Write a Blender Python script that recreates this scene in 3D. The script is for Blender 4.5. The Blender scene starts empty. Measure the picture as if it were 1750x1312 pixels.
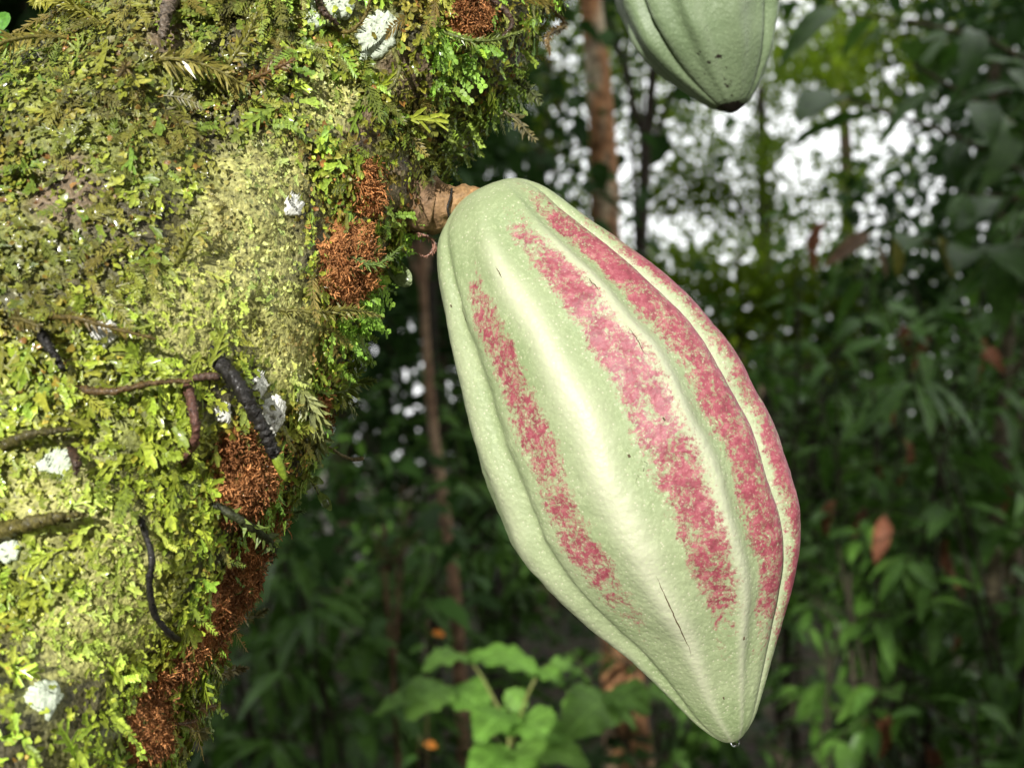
import bpy, math, random
import numpy as np
from mathutils import Vector, Matrix
from mathutils.bvhtree import BVHTree
rad = math.radians
rng = np.random.default_rng(7)
random.seed(7)
scene = bpy.context.scene
COL = scene.collection

# ------------------------------------------------------------ camera, sky, sun, exposure
F = 1876.0                       # focal length in units of the photograph's pixels (1750 x 1312)
PITCH = rad(4.0)
CAMLOC = np.array([0.0, 0.0, 1.35])
cam = bpy.data.cameras.new('camera')
cam.sensor_width = 36.0
cam.lens = F / 1750.0 * 36.0
cam.clip_start = 0.01
cam.clip_end = 2000.0
cam.dof.use_dof = True
cam.dof.focus_distance = 0.352
cam.dof.aperture_fstop = 12.5
camo = bpy.data.objects.new('camera', cam)
camo.location = CAMLOC
camo.rotation_euler = (math.pi / 2 + PITCH, 0, 0)
COL.objects.link(camo)
scene.camera = camo

SUN_EL, SUN_AZ = rad(15.0), rad(-15.0)      # light comes from behind the camera, a little to its left
world = bpy.data.worlds.new('World')
scene.world = world
world.use_nodes = True
wn, wl = world.node_tree.nodes, world.node_tree.links
wn.clear()
sky = wn.new('ShaderNodeTexSky'); sky.sky_type = 'NISHITA'; sky.sun_disc = False
sky.sun_elevation = SUN_EL
sky.sun_rotation = math.pi + SUN_AZ
sky.dust_density = 4.0
mixw = wn.new('ShaderNodeMixRGB'); mixw.inputs[0].default_value = 0.85
mixw.inputs[2].default_value = (16.0, 16.2, 16.0, 1)      # even bright overcast
bgn = wn.new('ShaderNodeBackground'); bgn.inputs[1].default_value = 0.10
wo = wn.new('ShaderNodeOutputWorld')
wl.new(sky.outputs[0], mixw.inputs[1]); wl.new(mixw.outputs[0], bgn.inputs[0]); wl.new(bgn.outputs[0], wo.inputs[0])

sun = bpy.data.lights.new('sun', 'SUN')  # low sun stands in for the camera flash
sun.energy = 5.0
sun.angle = rad(0.5)
sun.color = (1.0, 0.97, 0.91)
suno = bpy.data.objects.new('sun', sun)
SUNDIR = Vector((math.sin(SUN_AZ) * math.cos(SUN_EL), -math.cos(SUN_AZ) * math.cos(SUN_EL), math.sin(SUN_EL)))  # towards the sun
suno.rotation_euler = SUNDIR.to_track_quat('Z', 'Y').to_euler()
suno.location = (-4, -12, 8)
COL.objects.link(suno)

vs = scene.view_settings
vs.view_transform = 'Standard'; vs.look = 'None'; vs.exposure = 0.35; vs.gamma = 1.0; vs.use_curve_mapping = False
scene.render.engine = 'CYCLES'
scene.cycles.use_denoising = True
scene.cycles.max_bounces = 6
scene.cycles.transmission_bounces = 6
scene.cycles.transparent_max_bounces = 6
scene.cycles.sample_clamp_indirect = 4.0

# ------------------------------------------------------------ helpers
RIGHT = np.array([1.0, 0, 0]); UP = np.array([0, -math.sin(PITCH), math.cos(PITCH)]); FWD = np.array([0, math.cos(PITCH), math.sin(PITCH)])

def P(px, py, d):
    """world point seen at photograph pixel (px, py), d metres in front of the camera"""
    return CAMLOC + RIGHT * ((px - 875.0) / F * d) + UP * ((656.0 - py) / F * d) + FWD * d

def _h(ix, iy, iz, seed):
    x = (ix * 374761393 + iy * 668265263 + iz * 2147483647 + seed * 974634777) & 0xffffffff
    x = ((x ^ (x >> 13)) * 1274126177) & 0xffffffff
    x = ((x ^ (x >> 16)) * 2246822519) & 0xffffffff
    return ((x ^ (x >> 15)) & 0xffffff) / float(0xffffff)

def vnoise(p, seed=0):
    p = np.asarray(p, float)
    i = np.floor(p).astype(np.int64); f = p - i
    f = f * f * (3 - 2 * f)
    r = 0
    for dx in (0, 1):
        for dy in (0, 1):
            for dz in (0, 1):
                w = (f[..., 0] if dx else 1 - f[..., 0]) * (f[..., 1] if dy else 1 - f[..., 1]) * (f[..., 2] if dz else 1 - f[..., 2])
                r = r + w * _h(i[..., 0] + dx, i[..., 1] + dy, i[..., 2] + dz, seed)
    return r

def fbm(p, oct=4, seed=0):
    p = np.asarray(p, float); a, s, t = 0.5, 0.0, 0.0
    for k in range(oct):
        s = s + a * vnoise(p * 2 ** k, seed + k * 17); t += a; a *= 0.5
    return s / t

def sstep(a, b, x):
    t = np.clip((np.asarray(x, float) - a) / (b - a), 0, 1)
    return t * t * (3 - 2 * t)

def catmull(pts, n):
    """n points along a Catmull-Rom curve through pts (rows of any width)"""
    pts = np.asarray(pts, float)
    q = np.vstack([2 * pts[0] - pts[1], pts, 2 * pts[-1] - pts[-2]])
    t = np.linspace(0, len(pts) - 1 - 1e-9, n)
    i = np.floor(t).astype(int); f = (t - i)[:, None]
    a, b, c, d = q[i], q[i + 1], q[i + 2], q[i + 3]
    return 0.5 * (2 * b + (c - a) * f + (2 * a - 5 * b + 4 * c - d) * f ** 2 + (3 * b - a - 3 * c + d) * f ** 3)

def nrm(v):
    v = np.asarray(v, float)
    return v / (np.linalg.norm(v, axis=-1, keepdims=True) + 1e-12)

def props(o, label=None, cat=None, group=None, kind=None):
    if label: o['label'] = label
    if cat: o['category'] = cat
    if group: o['group'] = group
    if kind: o['kind'] = kind
    return o

def mesh_data(name, V, faces, smooth=True, col=None, attrs=None):
    """faces: one (n,3) or (n,4) array or a list of them"""
    me = bpy.data.meshes.new(name)
    V = np.asarray(V, np.float32)
    fl = faces if isinstance(faces, (list, tuple)) else [faces]
    fl = [np.asarray(f, np.int32) for f in fl if len(f)]
    nl = sum(f.size for f in fl); npoly = sum(len(f) for f in fl)
    me.vertices.add(len(V)); me.vertices.foreach_set('co', V.ravel())
    me.loops.add(nl); me.loops.foreach_set('vertex_index', np.concatenate([f.ravel() for f in fl]))
    me.polygons.add(npoly)
    tot = np.concatenate([np.full(len(f), f.shape[1], np.int32) for f in fl])
    st = np.concatenate([[0], np.cumsum(tot)[:-1]]).astype(np.int32)
    me.polygons.foreach_set('loop_start', st)
    me.polygons.foreach_set('use_smooth', np.full(npoly, smooth, bool))
    if col is not None:
        a = me.attributes.new('Col', 'FLOAT_COLOR', 'POINT')
        c = np.ones((len(V), 4), np.float32); c[:, :3] = col
        a.data.foreach_set('color', c.ravel())
    for k, v in (attrs or {}).items():
        a = me.attributes.new(k, 'FLOAT', 'POINT'); a.data.foreach_set('value', np.asarray(v, np.float32).ravel())
    me.update(calc_edges=True); me.validate()
    return me

def mk(name, V, faces, mat, parent=None, smooth=True, col=None, attrs=None, origin=None):
    """one mesh object from world coordinates; origin = where its own pivot sits"""
    org = np.zeros(3)
    if parent is not None: org = np.array(parent['_o'])
    elif origin is not None: org = np.array(origin, float)
    o = bpy.data.objects.new(name, mesh_data(name, np.asarray(V) - org, faces, smooth, col, attrs))
    o.data.materials.append(mat)
    COL.objects.link(o)
    if parent is not None: o.parent = parent
    else: o.location = org
    return o

def empty(name, loc, label, cat, group=None):
    o = bpy.data.objects.new(name, None); o.empty_display_size = 0.02
    o.location = tuple(loc); o['_o'] = [float(x) for x in loc]
    COL.objects.link(o)
    return props(o, label, cat, group)

def sub_origin(o, base):
    o['_o'] = [float(x) for x in base]

def tube(pts, radii, sides=8, cap=True):
    """tube along pts (n,3) -> verts, [quads, tris]"""
    pts = np.asarray(pts, float); n = len(pts); radii = np.broadcast_to(np.asarray(radii, float), (n,))
    T = nrm(np.gradient(pts, axis=0))
    ref = np.array([0.0, 0, 1]) if abs(T[0][2]) < 0.9 else np.array([1.0, 0, 0])
    A = nrm(np.cross(T[0], ref)); V = []
    ang = np.linspace(0, 2 * math.pi, sides, endpoint=False)
    for i in range(n):
        A = nrm(A - T[i] * np.dot(A, T[i])); B = np.cross(T[i], A)
        V.append(pts[i] + radii[i] * (np.cos(ang)[:, None] * A + np.sin(ang)[:, None] * B))
    V = np.vstack(V)
    i = np.arange(n - 1)[:, None] * sides; j = np.arange(sides)[None, :]; k = (j + 1) % sides
    Q = np.stack([i + j, i + k, i + sides + k, i + sides + j], -1).reshape(-1, 4)
    Tr = np.zeros((0, 3), int)
    if cap:
        V = np.vstack([V, pts[:1], pts[-1:]]); c0, c1 = len(V) - 2, len(V) - 1
        jj = np.arange(sides); kk = (jj + 1) % sides
        Tr = np.vstack([np.stack([np.full(sides, c0), kk, jj], -1), np.stack([np.full(sides, c1), (n - 1) * sides + jj, (n - 1) * sides + kk], -1)])
    return V, [Q, Tr]

def join(parts):
    """[(V, [Q, T]), ...] -> one"""
    Vs, Qs, Ts, off = [], [], [], 0
    for V, (Q, T) in parts:
        Vs.append(V); Qs.append(np.asarray(Q).reshape(-1, 4) + off); Ts.append(np.asarray(T).reshape(-1, 3) + off); off += len(V)
    return np.vstack(Vs), [np.vstack(Qs), np.vstack(Ts)]

# ------------------------------------------------------------ materials
def new_mat(name):
    m = bpy.data.materials.new(name); m.use_nodes = True
    nt = m.node_tree; b = nt.nodes['Principled BSDF']
    return m, nt, b

def N(nt, t, **kw):
    n = nt.nodes.new(t)
    for k, v in kw.items():
        if k.startswith('i_'): n.inputs[k[2:].replace('_', ' ')].default_value = v
        else: setattr(n, k, v)
    return n

def ramp(nt, stops):
    r = nt.nodes.new('ShaderNodeValToRGB')
    while len(r.color_ramp.elements) < len(stops): r.color_ramp.elements.new(0.5)
    for e, (p, c) in zip(r.color_ramp.elements, stops): e.position = p; e.color = (*c, 1)
    return r

def mixc(nt, fac, a, b, mode='MIX'):
    n = nt.nodes.new('ShaderNodeMixRGB'); n.blend_type = mode
    for k, v in ((0, fac), (1, a), (2, b)):
        if isinstance(v, (int, float)): n.inputs[k].default_value = v
        elif isinstance(v, tuple): n.inputs[k].default_value = (*v, 1)
        else: nt.links.new(v, n.inputs[k])
    return n.outputs[0]

def bump(nt, b, h, strength, dist):
    bn = N(nt, 'ShaderNodeBump'); bn.inputs['Strength'].default_value = strength; bn.inputs['Distance'].default_value = dist
    nt.links.new(h, bn.inputs['Height']); nt.links.new(bn.outputs[0], b.inputs['Normal'])
    return bn

def add_translucent(nt, b, colour, fac):
    tr = N(nt, 'ShaderNodeBsdfTranslucent'); mx = N(nt, 'ShaderNodeMixShader'); mx.inputs[0].default_value = fac
    nt.links.new(colour, tr.inputs[0])
    out = nt.nodes['Material Output']
    nt.links.new(b.outputs[0], mx.inputs[1]); nt.links.new(tr.outputs[0], mx.inputs[2]); nt.links.new(mx.outputs[0], out.inputs[0])

def attr_mat(name, rough=0.5, spec=0.4, transl=0.0, coat=0.0, nscale=900.0, namp=0.35, bumpd=0.0003):
    """colour from the vertex attribute Col, with fine mottling"""
    m, nt, b = new_mat(name)
    a = N(nt, 'ShaderNodeAttribute'); a.attribute_name = 'Col'
    tc = N(nt, 'ShaderNodeTexCoord')
    nz = N(nt, 'ShaderNodeTexNoise'); nz.inputs['Scale'].default_value = nscale; nz.inputs['Detail'].default_value = 3
    nt.links.new(tc.outputs['Object'], nz.inputs['Vector'])
    r = ramp(nt, [(0.3, (1 - namp,) * 3), (0.7, (1 + namp,) * 3)]); nt.links.new(nz.outputs[0], r.inputs[0])
    c = mixc(nt, 1.0, a.outputs['Color'], r.outputs[0], 'MULTIPLY')
    nt.links.new(c, b.inputs['Base Color'])
    b.inputs['Roughness'].default_value = rough; b.inputs['Specular IOR Level'].default_value = spec
    b.inputs['Coat Weight'].default_value = coat; b.inputs['Coat Roughness'].default_value = 0.12
    if bumpd: bump(nt, b, nz.outputs[0], 0.6, bumpd)
    if transl: add_translucent(nt, b, c, transl)
    return m

M = {}
M['moss'] = attr_mat('moss', rough=0.45, spec=0.4, transl=0.12, coat=0.2)
M['rust'] = attr_mat('rust_moss', rough=0.7, spec=0.25, coat=0.06, nscale=1200, namp=0.45, bumpd=0.0014)
M['bark'] = attr_mat('mossy_bark', rough=0.5, spec=0.4, coat=0.2, nscale=800, namp=0.55, bumpd=0.0018)
M['twig'] = attr_mat('wet_twig', rough=0.55, spec=0.4, coat=0.12, nscale=1400, namp=0.5, bumpd=0.0006)
M['lichen'] = attr_mat('lichen_crust', rough=0.85, spec=0.1, nscale=1300, namp=0.22, bumpd=0.0004)
M['crown'] = attr_mat('crown_leaf', rough=0.55, spec=0.18, transl=0.35, nscale=6, namp=0.3, bumpd=0)
M['crown_bright'] = attr_mat('backlit_leaf', rough=0.5, spec=0.3, transl=0.55, nscale=6, namp=0.3, bumpd=0)
M['forest_bark'] = attr_mat('forest_bark', rough=0.8, spec=0.2, nscale=28, namp=0.6, bumpd=0.012)

def leaf_mat(name, c1, c2, transl=0.3, rough=0.42, vein=0.25):
    m, nt, b = new_mat(name)
    oi = N(nt, 'ShaderNodeObjectInfo')
    tc = N(nt, 'ShaderNodeTexCoord')
    base = mixc(nt, oi.outputs['Random'], c1, c2)
    # side veins: slanting stripes mirrored about the midrib (leaf runs along object x)
    sx = N(nt, 'ShaderNodeSeparateXYZ'); nt.links.new(tc.outputs['UV'], sx.inputs[0])
    ab = N(nt, 'ShaderNodeMath', operation='ABSOLUTE'); nt.links.new(sx.outputs[1], ab.inputs[0])
    su = N(nt, 'ShaderNodeMath', operation='MULTIPLY_ADD'); su.inputs[1].default_value = -0.45
    nt.links.new(ab.outputs[0], su.inputs[0]); nt.links.new(sx.outputs[0], su.inputs[2])
    mu = N(nt, 'ShaderNodeMath', operation='MULTIPLY'); mu.inputs[1].default_value = 62.0; nt.links.new(su.outputs[0], mu.inputs[0])
    sn = N(nt, 'ShaderNodeMath', operation='SINE'); nt.links.new(mu.outputs[0], sn.inputs[0])
    vr = ramp(nt, [(0.0, (0, 0, 0)), (0.93, (0, 0, 0)), (1.0, (1, 1, 1))])
    mr = N(nt, 'ShaderNodeMapRange'); mr.inputs[1].default_value = -1; nt.links.new(sn.outputs[0], mr.inputs[0]); nt.links.new(mr.outputs[0], vr.inputs[0])
    mid = N(nt, 'ShaderNodeMath', operation='LESS_THAN'); mid.inputs[1].default_value = 0.035; nt.links.new(ab.outputs[0], mid.inputs[0])
    vm = N(nt, 'ShaderNodeMath', operation='MAXIMUM'); nt.links.new(vr.outputs[0], vm.inputs[0]); nt.links.new(mid.outputs[0], vm.inputs[1])
    vf = N(nt, 'ShaderNodeMath', operation='MULTIPLY'); vf.inputs[1].default_value = vein; nt.links.new(vm.outputs[0], vf.inputs[0])
    c = mixc(nt, vf.outputs[0], base, tuple(min(1, x * 2.2 + 0.02) for x in c2))
    nz = N(nt, 'ShaderNodeTexNoise'); nz.inputs['Scale'].default_value = 55; nz.inputs['Detail'].default_value = 4
    nt.links.new(tc.outputs['Object'], nz.inputs['Vector'])
    r = ramp(nt, [(0.3, (0.7,) * 3), (0.7, (1.25,) * 3)]); nt.links.new(nz.outputs[0], r.inputs[0])
    c = mixc(nt, 1.0, c, r.outputs[0], 'MULTIPLY')
    nt.links.new(c, b.inputs['Base Color'])
    b.inputs['Roughness'].default_value = rough; b.inputs['Specular IOR Level'].default_value = 0.28
    bump(nt, b, vm.outputs[0], 0.4, 0.002)
    add_translucent(nt, b, c, transl)
    return m

M['leaf_dark'] = leaf_mat('leaf_dark', (0.042, 0.105, 0.014), (0.085, 0.18, 0.028))
M['leaf_mid'] = leaf_mat('leaf_mid', (0.055, 0.14, 0.018), (0.11, 0.23, 0.035))
M['leaf_bright'] = leaf_mat('leaf_bright', (0.13, 0.28, 0.04), (0.19, 0.36, 0.065), 0.3, 0.5, 0.35)
M['leaf_yellow'] = leaf_mat('leaf_yellow', (0.22, 0.24, 0.04), (0.30, 0.26, 0.06), 0.35)
M['leaf_dead'] = leaf_mat('leaf_dead', (0.22, 0.085, 0.045), (0.30, 0.12, 0.06), 0.25, 0.6)
M['leaf_pink'] = leaf_mat('leaf_pink', (0.20, 0.15, 0.09), (0.26, 0.16, 0.10), 0.25, 0.6)
M['leaf_orange'] = leaf_mat('leaf_orange', (0.55, 0.18, 0.02), (0.6, 0.22, 0.03), 0.3, 0.6)

# ------------------------------------------------------------ ground
def make_ground():
    r = np.concatenate([[0], np.geomspace(0.4, 600, 70)]); a = np.linspace(0, 2 * math.pi, 96, endpoint=False)
    V = [[0, 0, 0]]
    for q in r[1:]:
        V += [[q * math.cos(t), q * math.sin(t), 0] for t in a]
    V = np.array(V)
    V[:, 2] = (fbm(V * [0.5, 0.5, 0], 4, 3) - 0.5) * 0.22 + (fbm(V * [0.04, 0.04, 0], 3, 9) - 0.5) * 2.0 * sstep(10, 60, np.hypot(V[:, 0], V[:, 1]))
    n = len(a); Q, T = [], [[0, 1 + j, 1 + (j + 1) % n] for j in range(n)]
    i = np.arange(len(r) - 2)[:, None] * n; j = np.arange(n)[None, :]; k = (j + 1) % n
    Q = np.stack([1 + i + j, 1 + i + n + j, 1 + i + n + k, 1 + i + k], -1).reshape(-1, 4)
    m, nt, b = new_mat('forest_floor')
    tc = N(nt, 'ShaderNodeTexCoord')
    n1 = N(nt, 'ShaderNodeTexNoise'); n1.inputs['Scale'].default_value = 9; n1.inputs['Detail'].default_value = 8
    n2 = N(nt, 'ShaderNodeTexVoronoi'); n2.inputs['Scale'].default_value = 16
    for q in (n1, n2): nt.links.new(tc.outputs['Object'], q.inputs['Vector'])
    r1 = ramp(nt, [(0.3, (0.018, 0.014, 0.008)), (0.5, (0.05, 0.035, 0.02)), (0.7, (0.03, 0.05, 0.015))]); nt.links.new(n1.outputs[0], r1.inputs[0])
    c = mixc(nt, 0.35, r1.outputs[0], n2.outputs['Color'], 'OVERLAY')
    nt.links.new(c, b.inputs['Base Color']); b.inputs['Roughness'].default_value = 0.85
    bump(nt, b, n2.outputs['Distance'], 0.5, 0.03)
    o = mk('ground', V, [Q, np.array(T)], m)
    props(o, kind='structure')
make_ground()

# ------------------------------------------------------------ the cocoa tree trunk
pa = P(672, -135, 0.408); pm = P(462, 155, 0.40); pn = P(182, 580, 0.372); pb = P(-58, 1112, 0.345)
dv = pn - pb
trunk_ctrl = np.array([
    [pb[0] - 0.36, pb[1] - 0.02, -0.08], [pb[0] - 0.33, pb[1] - 0.015, 0.25], [pb[0] - 0.24, pb[1] - 0.01, 0.65], list(pb - dv * 0.85),
    list(pb), list(pn), list(pm), list(pa), [pa[0] + 0.045, pa[1] + 0.03, pa[2] + 0.22], [pa[0] + 0.05, pa[1] + 0.08, pa[2] + 0.5], [pa[0] + 0.08, pa[1] + 0.14, pa[2] + 0.85]])
trunk_R = np.array([0.125, 0.105, 0.092, 0.078, 0.0725, 0.0765, 0.0665, 0.0635, 0.064, 0.064, 0.055])
NU, NPH = 420, 240
dense = catmull(np.hstack([trunk_ctrl, trunk_R[:, None]]), 4000)
z = dense[:, 2]
wgt = np.where((z > 1.02) & (z < 1.72), 8.0, 1.0)
cum = np.cumsum(wgt); cum = (cum - cum[0]) / (cum[-1] - cum[0])
sel = np.interp(np.linspace(0, 1, NU), cum, np.arange(4000))
path = np.stack([np.interp(sel, np.arange(4000), dense[:, k]) for k in range(4)], -1)
C, R = path[:, :3], path[:, 3]
T = nrm(np.gradient(C, axis=0))
A = np.zeros_like(T); a = nrm(np.cross(T[0], [0, 1.0, 0]))
for i in range(NU):
    a = nrm(a - T[i] * np.dot(a, T[i])); A[i] = a
B = np.cross(T, A)
phi = np.linspace(0, 2 * math.pi, NPH, endpoint=False)
dirs = np.cos(phi)[None, :, None] * A[:, None] + np.sin(phi)[None, :, None] * B[:, None]
base = C[:, None] + R[:, None, None] * dirs
lump = (fbm(base * 22, 3, 1) - 0.5) * 0.016 + (fbm(base * 75, 3, 5) - 0.5) * 0.007 + (fbm(base * 260, 2, 8) - 0.5) * 0.0022
surf = base + lump[..., None] * dirs
i = np.arange(NU - 1)[:, None] * NPH; j = np.arange(NPH)[None, :]; k = (j + 1) % NPH
trunkQ = np.stack([i + j, i + k, i + NPH + k, i + NPH + j], -1).reshape(-1, 4)
trunkV = surf.reshape(-1, 3)
BVH = BVHTree.FromPolygons([tuple(v) for v in trunkV], [tuple(q) for q in trunkQ])

def axis_dist(p):
    """nearest axis point of the trunk"""
    return C[np.argmin(((C - p) ** 2).sum(1))]

def S(px, py, lift=0.0):
    """point on the trunk under a photograph pixel, lifted off the bark; beside the trunk, level with its flank"""
    d = nrm(P(px, py, 1.0) - CAMLOC)
    hit = BVH.ray_cast(Vector(CAMLOC), Vector(d))
    if hit[0] is not None and hit[3] < 1.0:
        n = np.array(hit[0]) - axis_dist(np.array(hit[0])); n = nrm(n)
        return np.array(hit[0]) + n * lift, n
    p = P(px, py, 0.385); n = nrm(p - axis_dist(p))
    return p, n

# patches seen on the trunk: pixel, pixel radius
PATCH = {
 'rust': [(440, 905, 55), (362, 1048, 52), (310, 1122, 42), (455, 968, 45), (540, 690, 34), (400, 770, 40), (590, 450, 72), (625, 322, 45), (430, 830, 68), (400, 985, 82), (372, 1098, 28), (250, 1240, 60), (562, 715, 34), (800, 30, 40), (268, 1160, 28)],
 'white': [(645, 58, 40), (558, 14, 42), (500, 352, 19), (180, 566, 22), (96, 792, 25), (440, 656, 19), (468, 708, 27), (456, 746, 12), (380, 706, 15), (14, 938, 20), (76, 1192, 28), (620, 96, 9)],
 'pale': [(430, 430, 95), (450, 300, 70), (330, 530, 80), (480, 555, 60), (560, 160, 50), (90, 840, 70), (200, 930, 60), (220, 1040, 70), (120, 1090, 60), (500, 620, 40), (370, 370, 40)],
 'bark': [(620, 225, 45), (690, 290, 55), (665, 345, 40), (715, 345, 45), (110, 330, 60), (700, 130, 50), (650, 430, 22), (280, 60, 40), (330, 700, 18)],
 'fine': [(825, 270, 45), (790, 210, 60), (640, 365, 42), (600, 590, 48), (590, 530, 50), (940, 110, 45), (860, 150, 60), (690, 420, 38), (760, 100, 60), (440, 880, 50), (620, 490, 30)],
 'olive': [(170, 120, 210), (400, 60, 130), (80, 420, 110), (330, 210, 120), (760, 200, 120), (180, 330, 120)],
 'yellow': [(120, 900, 200), (300, 640, 140), (180, 1120, 180), (250, 760, 130)],
}
PW = {}
for kk, lst in PATCH.items():
    PW[kk] = [(S(x, y)[0], r / F * 0.36) for x, y, r in lst]
def patch_w(pts, kind, grow=1.0, soft=0.35):
    """0..1, how much each point lies in a patch of that kind (ragged edge)"""
    w = np.zeros(len(pts))
    jit = (fbm(pts * 130, 2, 31) - 0.5) * 0.9
    for c, r in PW[kind]:
        d = np.linalg.norm(pts - c, axis=1) / (r * grow) + jit
        w = np.maximum(w, sstep(1 + soft, 1 - soft, d))
    return w

tree = empty('cocoa_tree', trunk_ctrl[0] + [0, 0, 0.08], 'thick leaning cocoa tree trunk covered in green moss and lichen', 'tree')
tcol = np.array([0.085, 0.075, 0.035]) * (0.5 + fbm(trunkV * 90, 3, 11))[:, None]
gf = sstep(0.42, 0.62, fbm(trunkV * 38, 3, 12))[:, None]
tcol = tcol * (1 - gf) + np.array([0.20, 0.22, 0.05]) * (0.7 + 0.6 * vnoise(trunkV * 300, 4))[:, None] * gf
w = patch_w(trunkV, 'bark')[:, None]; tcol = tcol * (1 - w) + np.array([0.17, 0.125, 0.075]) * (0.5 + fbm(trunkV * 200, 3, 2))[:, None] * w
w = (patch_w(trunkV, 'pale') * 0.9)[:, None]; tcol = tcol * (1 - w) + np.array([0.42, 0.41, 0.14]) * (0.6 + 0.8 * vnoise(trunkV * 420, 6))[:, None] * w
mk('trunk', trunkV, trunkQ, M['bark'], tree, col=tcol)

# ------------------------------------------------------------ moss: templates and scattering
def strip(n, L, W, lob=0.0, curve=0.0, cup=0.15, ang=0.0, org=(0, 0, 0), tipw=0.55):
    x = np.linspace(0, 1, n + 1)
    w = W * (0.45 + 0.55 * np.sin(np.pi * np.clip(x * 0.8 + 0.12, 0, 1))) * (1 + lob * np.sin(x * 19 + ang * 7))
    w[-1] *= tipw
    c = np.stack([x * L, 0 * x, curve * L * x ** 2], -1)
    l = c + np.stack([0 * x, w, cup * w], -1); r = c + np.stack([0 * x, -w, cup * w], -1)
    V = np.stack([l, c, r], 1).reshape(-1, 3)
    ca, sa = math.cos(ang), math.sin(ang)
    V = V @ np.array([[ca, sa, 0], [-sa, ca, 0], [0, 0, 1]]) + np.array(org)
    Fs = []
    for q in range(n):
        b = q * 3
        for s in (0, 1):
            Fs += [[b + s, b + s + 1, b + s + 4], [b + s, b + s + 4, b + s + 3]]
    return V, np.array(Fs)

def cat(parts):
    V, Fa, off = [], [], 0
    for v, f in parts:
        V.append(v); Fa.append(f + off); off += len(v)
    return np.vstack(V), np.vstack(Fa)

def t_strap(s):
    r = random.Random(s); cv = r.uniform(-0.05, 0.35)
    ps = [strip(4, 1.0, r.uniform(0.10, 0.17), 0.25, cv, 0.3, tipw=0.8)]
    for sg in (1, -1):
        x0 = r.uniform(0.25, 0.6)
        ps.append(strip(2, r.uniform(0.35, 0.6), r.uniform(0.09, 0.14), 0.2, cv, 0.3, sg * r.uniform(0.5, 0.9), (x0, 0, cv * x0 ** 2), tipw=0.8))
    return cat(ps)

def t_ribbon(s):
    r = random.Random(s); cv = r.uniform(-0.1, 0.3); ps = [strip(6, 1.0, r.uniform(0.035, 0.055), 0.3, cv, 0.4, tipw=0.9)]
    for q in range(6):
        x0 = 0.15 + q * 0.13 + r.uniform(-.04, .04)
        ps.append(strip(2, r.uniform(0.18, 0.38), r.uniform(0.03, 0.05), 0.3, cv + r.uniform(-.2, .4), 0.4, (1 if q % 2 else -1) * r.uniform(0.4, 0.9), (x0, 0, cv * x0 ** 2), tipw=0.95))
    return cat(ps)

def leaflet(o, ang, L, W, lift, rnd=False):
    d = np.array([math.cos(ang), math.sin(ang), lift]); s = np.array([-math.sin(ang), math.cos(ang), 0.0])
    o = np.array(o)
    if rnd:
        V = np.array([o, o + d * L * 0.35 + s * W, o + d * L * 0.8 + s * W * 0.8, o + d * L, o + d * L * 0.8 - s * W * 0.8, o + d * L * 0.35 - s * W]); V[3, 2] -= 0.15 * L
        return V, np.array([[0, 5, 1], [1, 5, 4], [1, 4, 2], [2, 4, 3]])
    V = np.array([o, o + d * L * 0.4 + s * W, o + d * L, o + d * L * 0.4 - s * W])
    return V, np.array([[0, 3, 1], [1, 3, 2]])

def t_feather(s):
    r = random.Random(s); cv = r.uniform(0.0, 0.5); ps = [strip(5, 1.0, 0.018, 0, cv, 0)]
    for q in range(11):
        x = 0.08 + q * 0.083; l = 0.26 * math.sin(math.pi * (0.25 + 0.7 * x)) + 0.03
        for sg in (1, -1): ps.append(leaflet((x, 0, cv * x * x), sg * r.uniform(0.7, 1.05), l * r.uniform(0.7, 1.1), 0.028, r.uniform(-0.1, 0.45)))
    return cat(ps)

def t_spray(s):
    r = random.Random(s); cv = r.uniform(0.0, 0.4); ps = [strip(4, 1.0, 0.02, 0, cv, 0)]
    for q in range(8):
        x = 0.1 + q * 0.115
        for sg in (1, -1): ps.append(leaflet((x, 0, cv * x * x), sg * r.uniform(0.8, 1.3), r.uniform(0.13, 0.22), r.uniform(0.05, 0.075), r.uniform(-0.2, 0.7), True))
    return cat(ps)

def t_tuft(s):
    r = random.Random(s); ps = []
    for q in range(9):
        a = q * 0.7 + r.uniform(-.3, .3); v, f = strip(1, r.uniform(0.6, 1.0), 0.055, 0, r.uniform(-0.4, 0.3), 0.2, 0, tipw=0.1)
        e = r.uniform(0.3, 1.2); ce, se = math.cos(e), math.sin(e)
        v = v @ np.array([[ce, 0, se], [0, 1, 0], [-se, 0, ce]]); ca, sa = math.cos(a), math.sin(a)
        ps.append((v @ np.array([[ca, sa, 0], [-sa, ca, 0], [0, 0, 1]]), f))
    return cat(ps)

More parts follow.
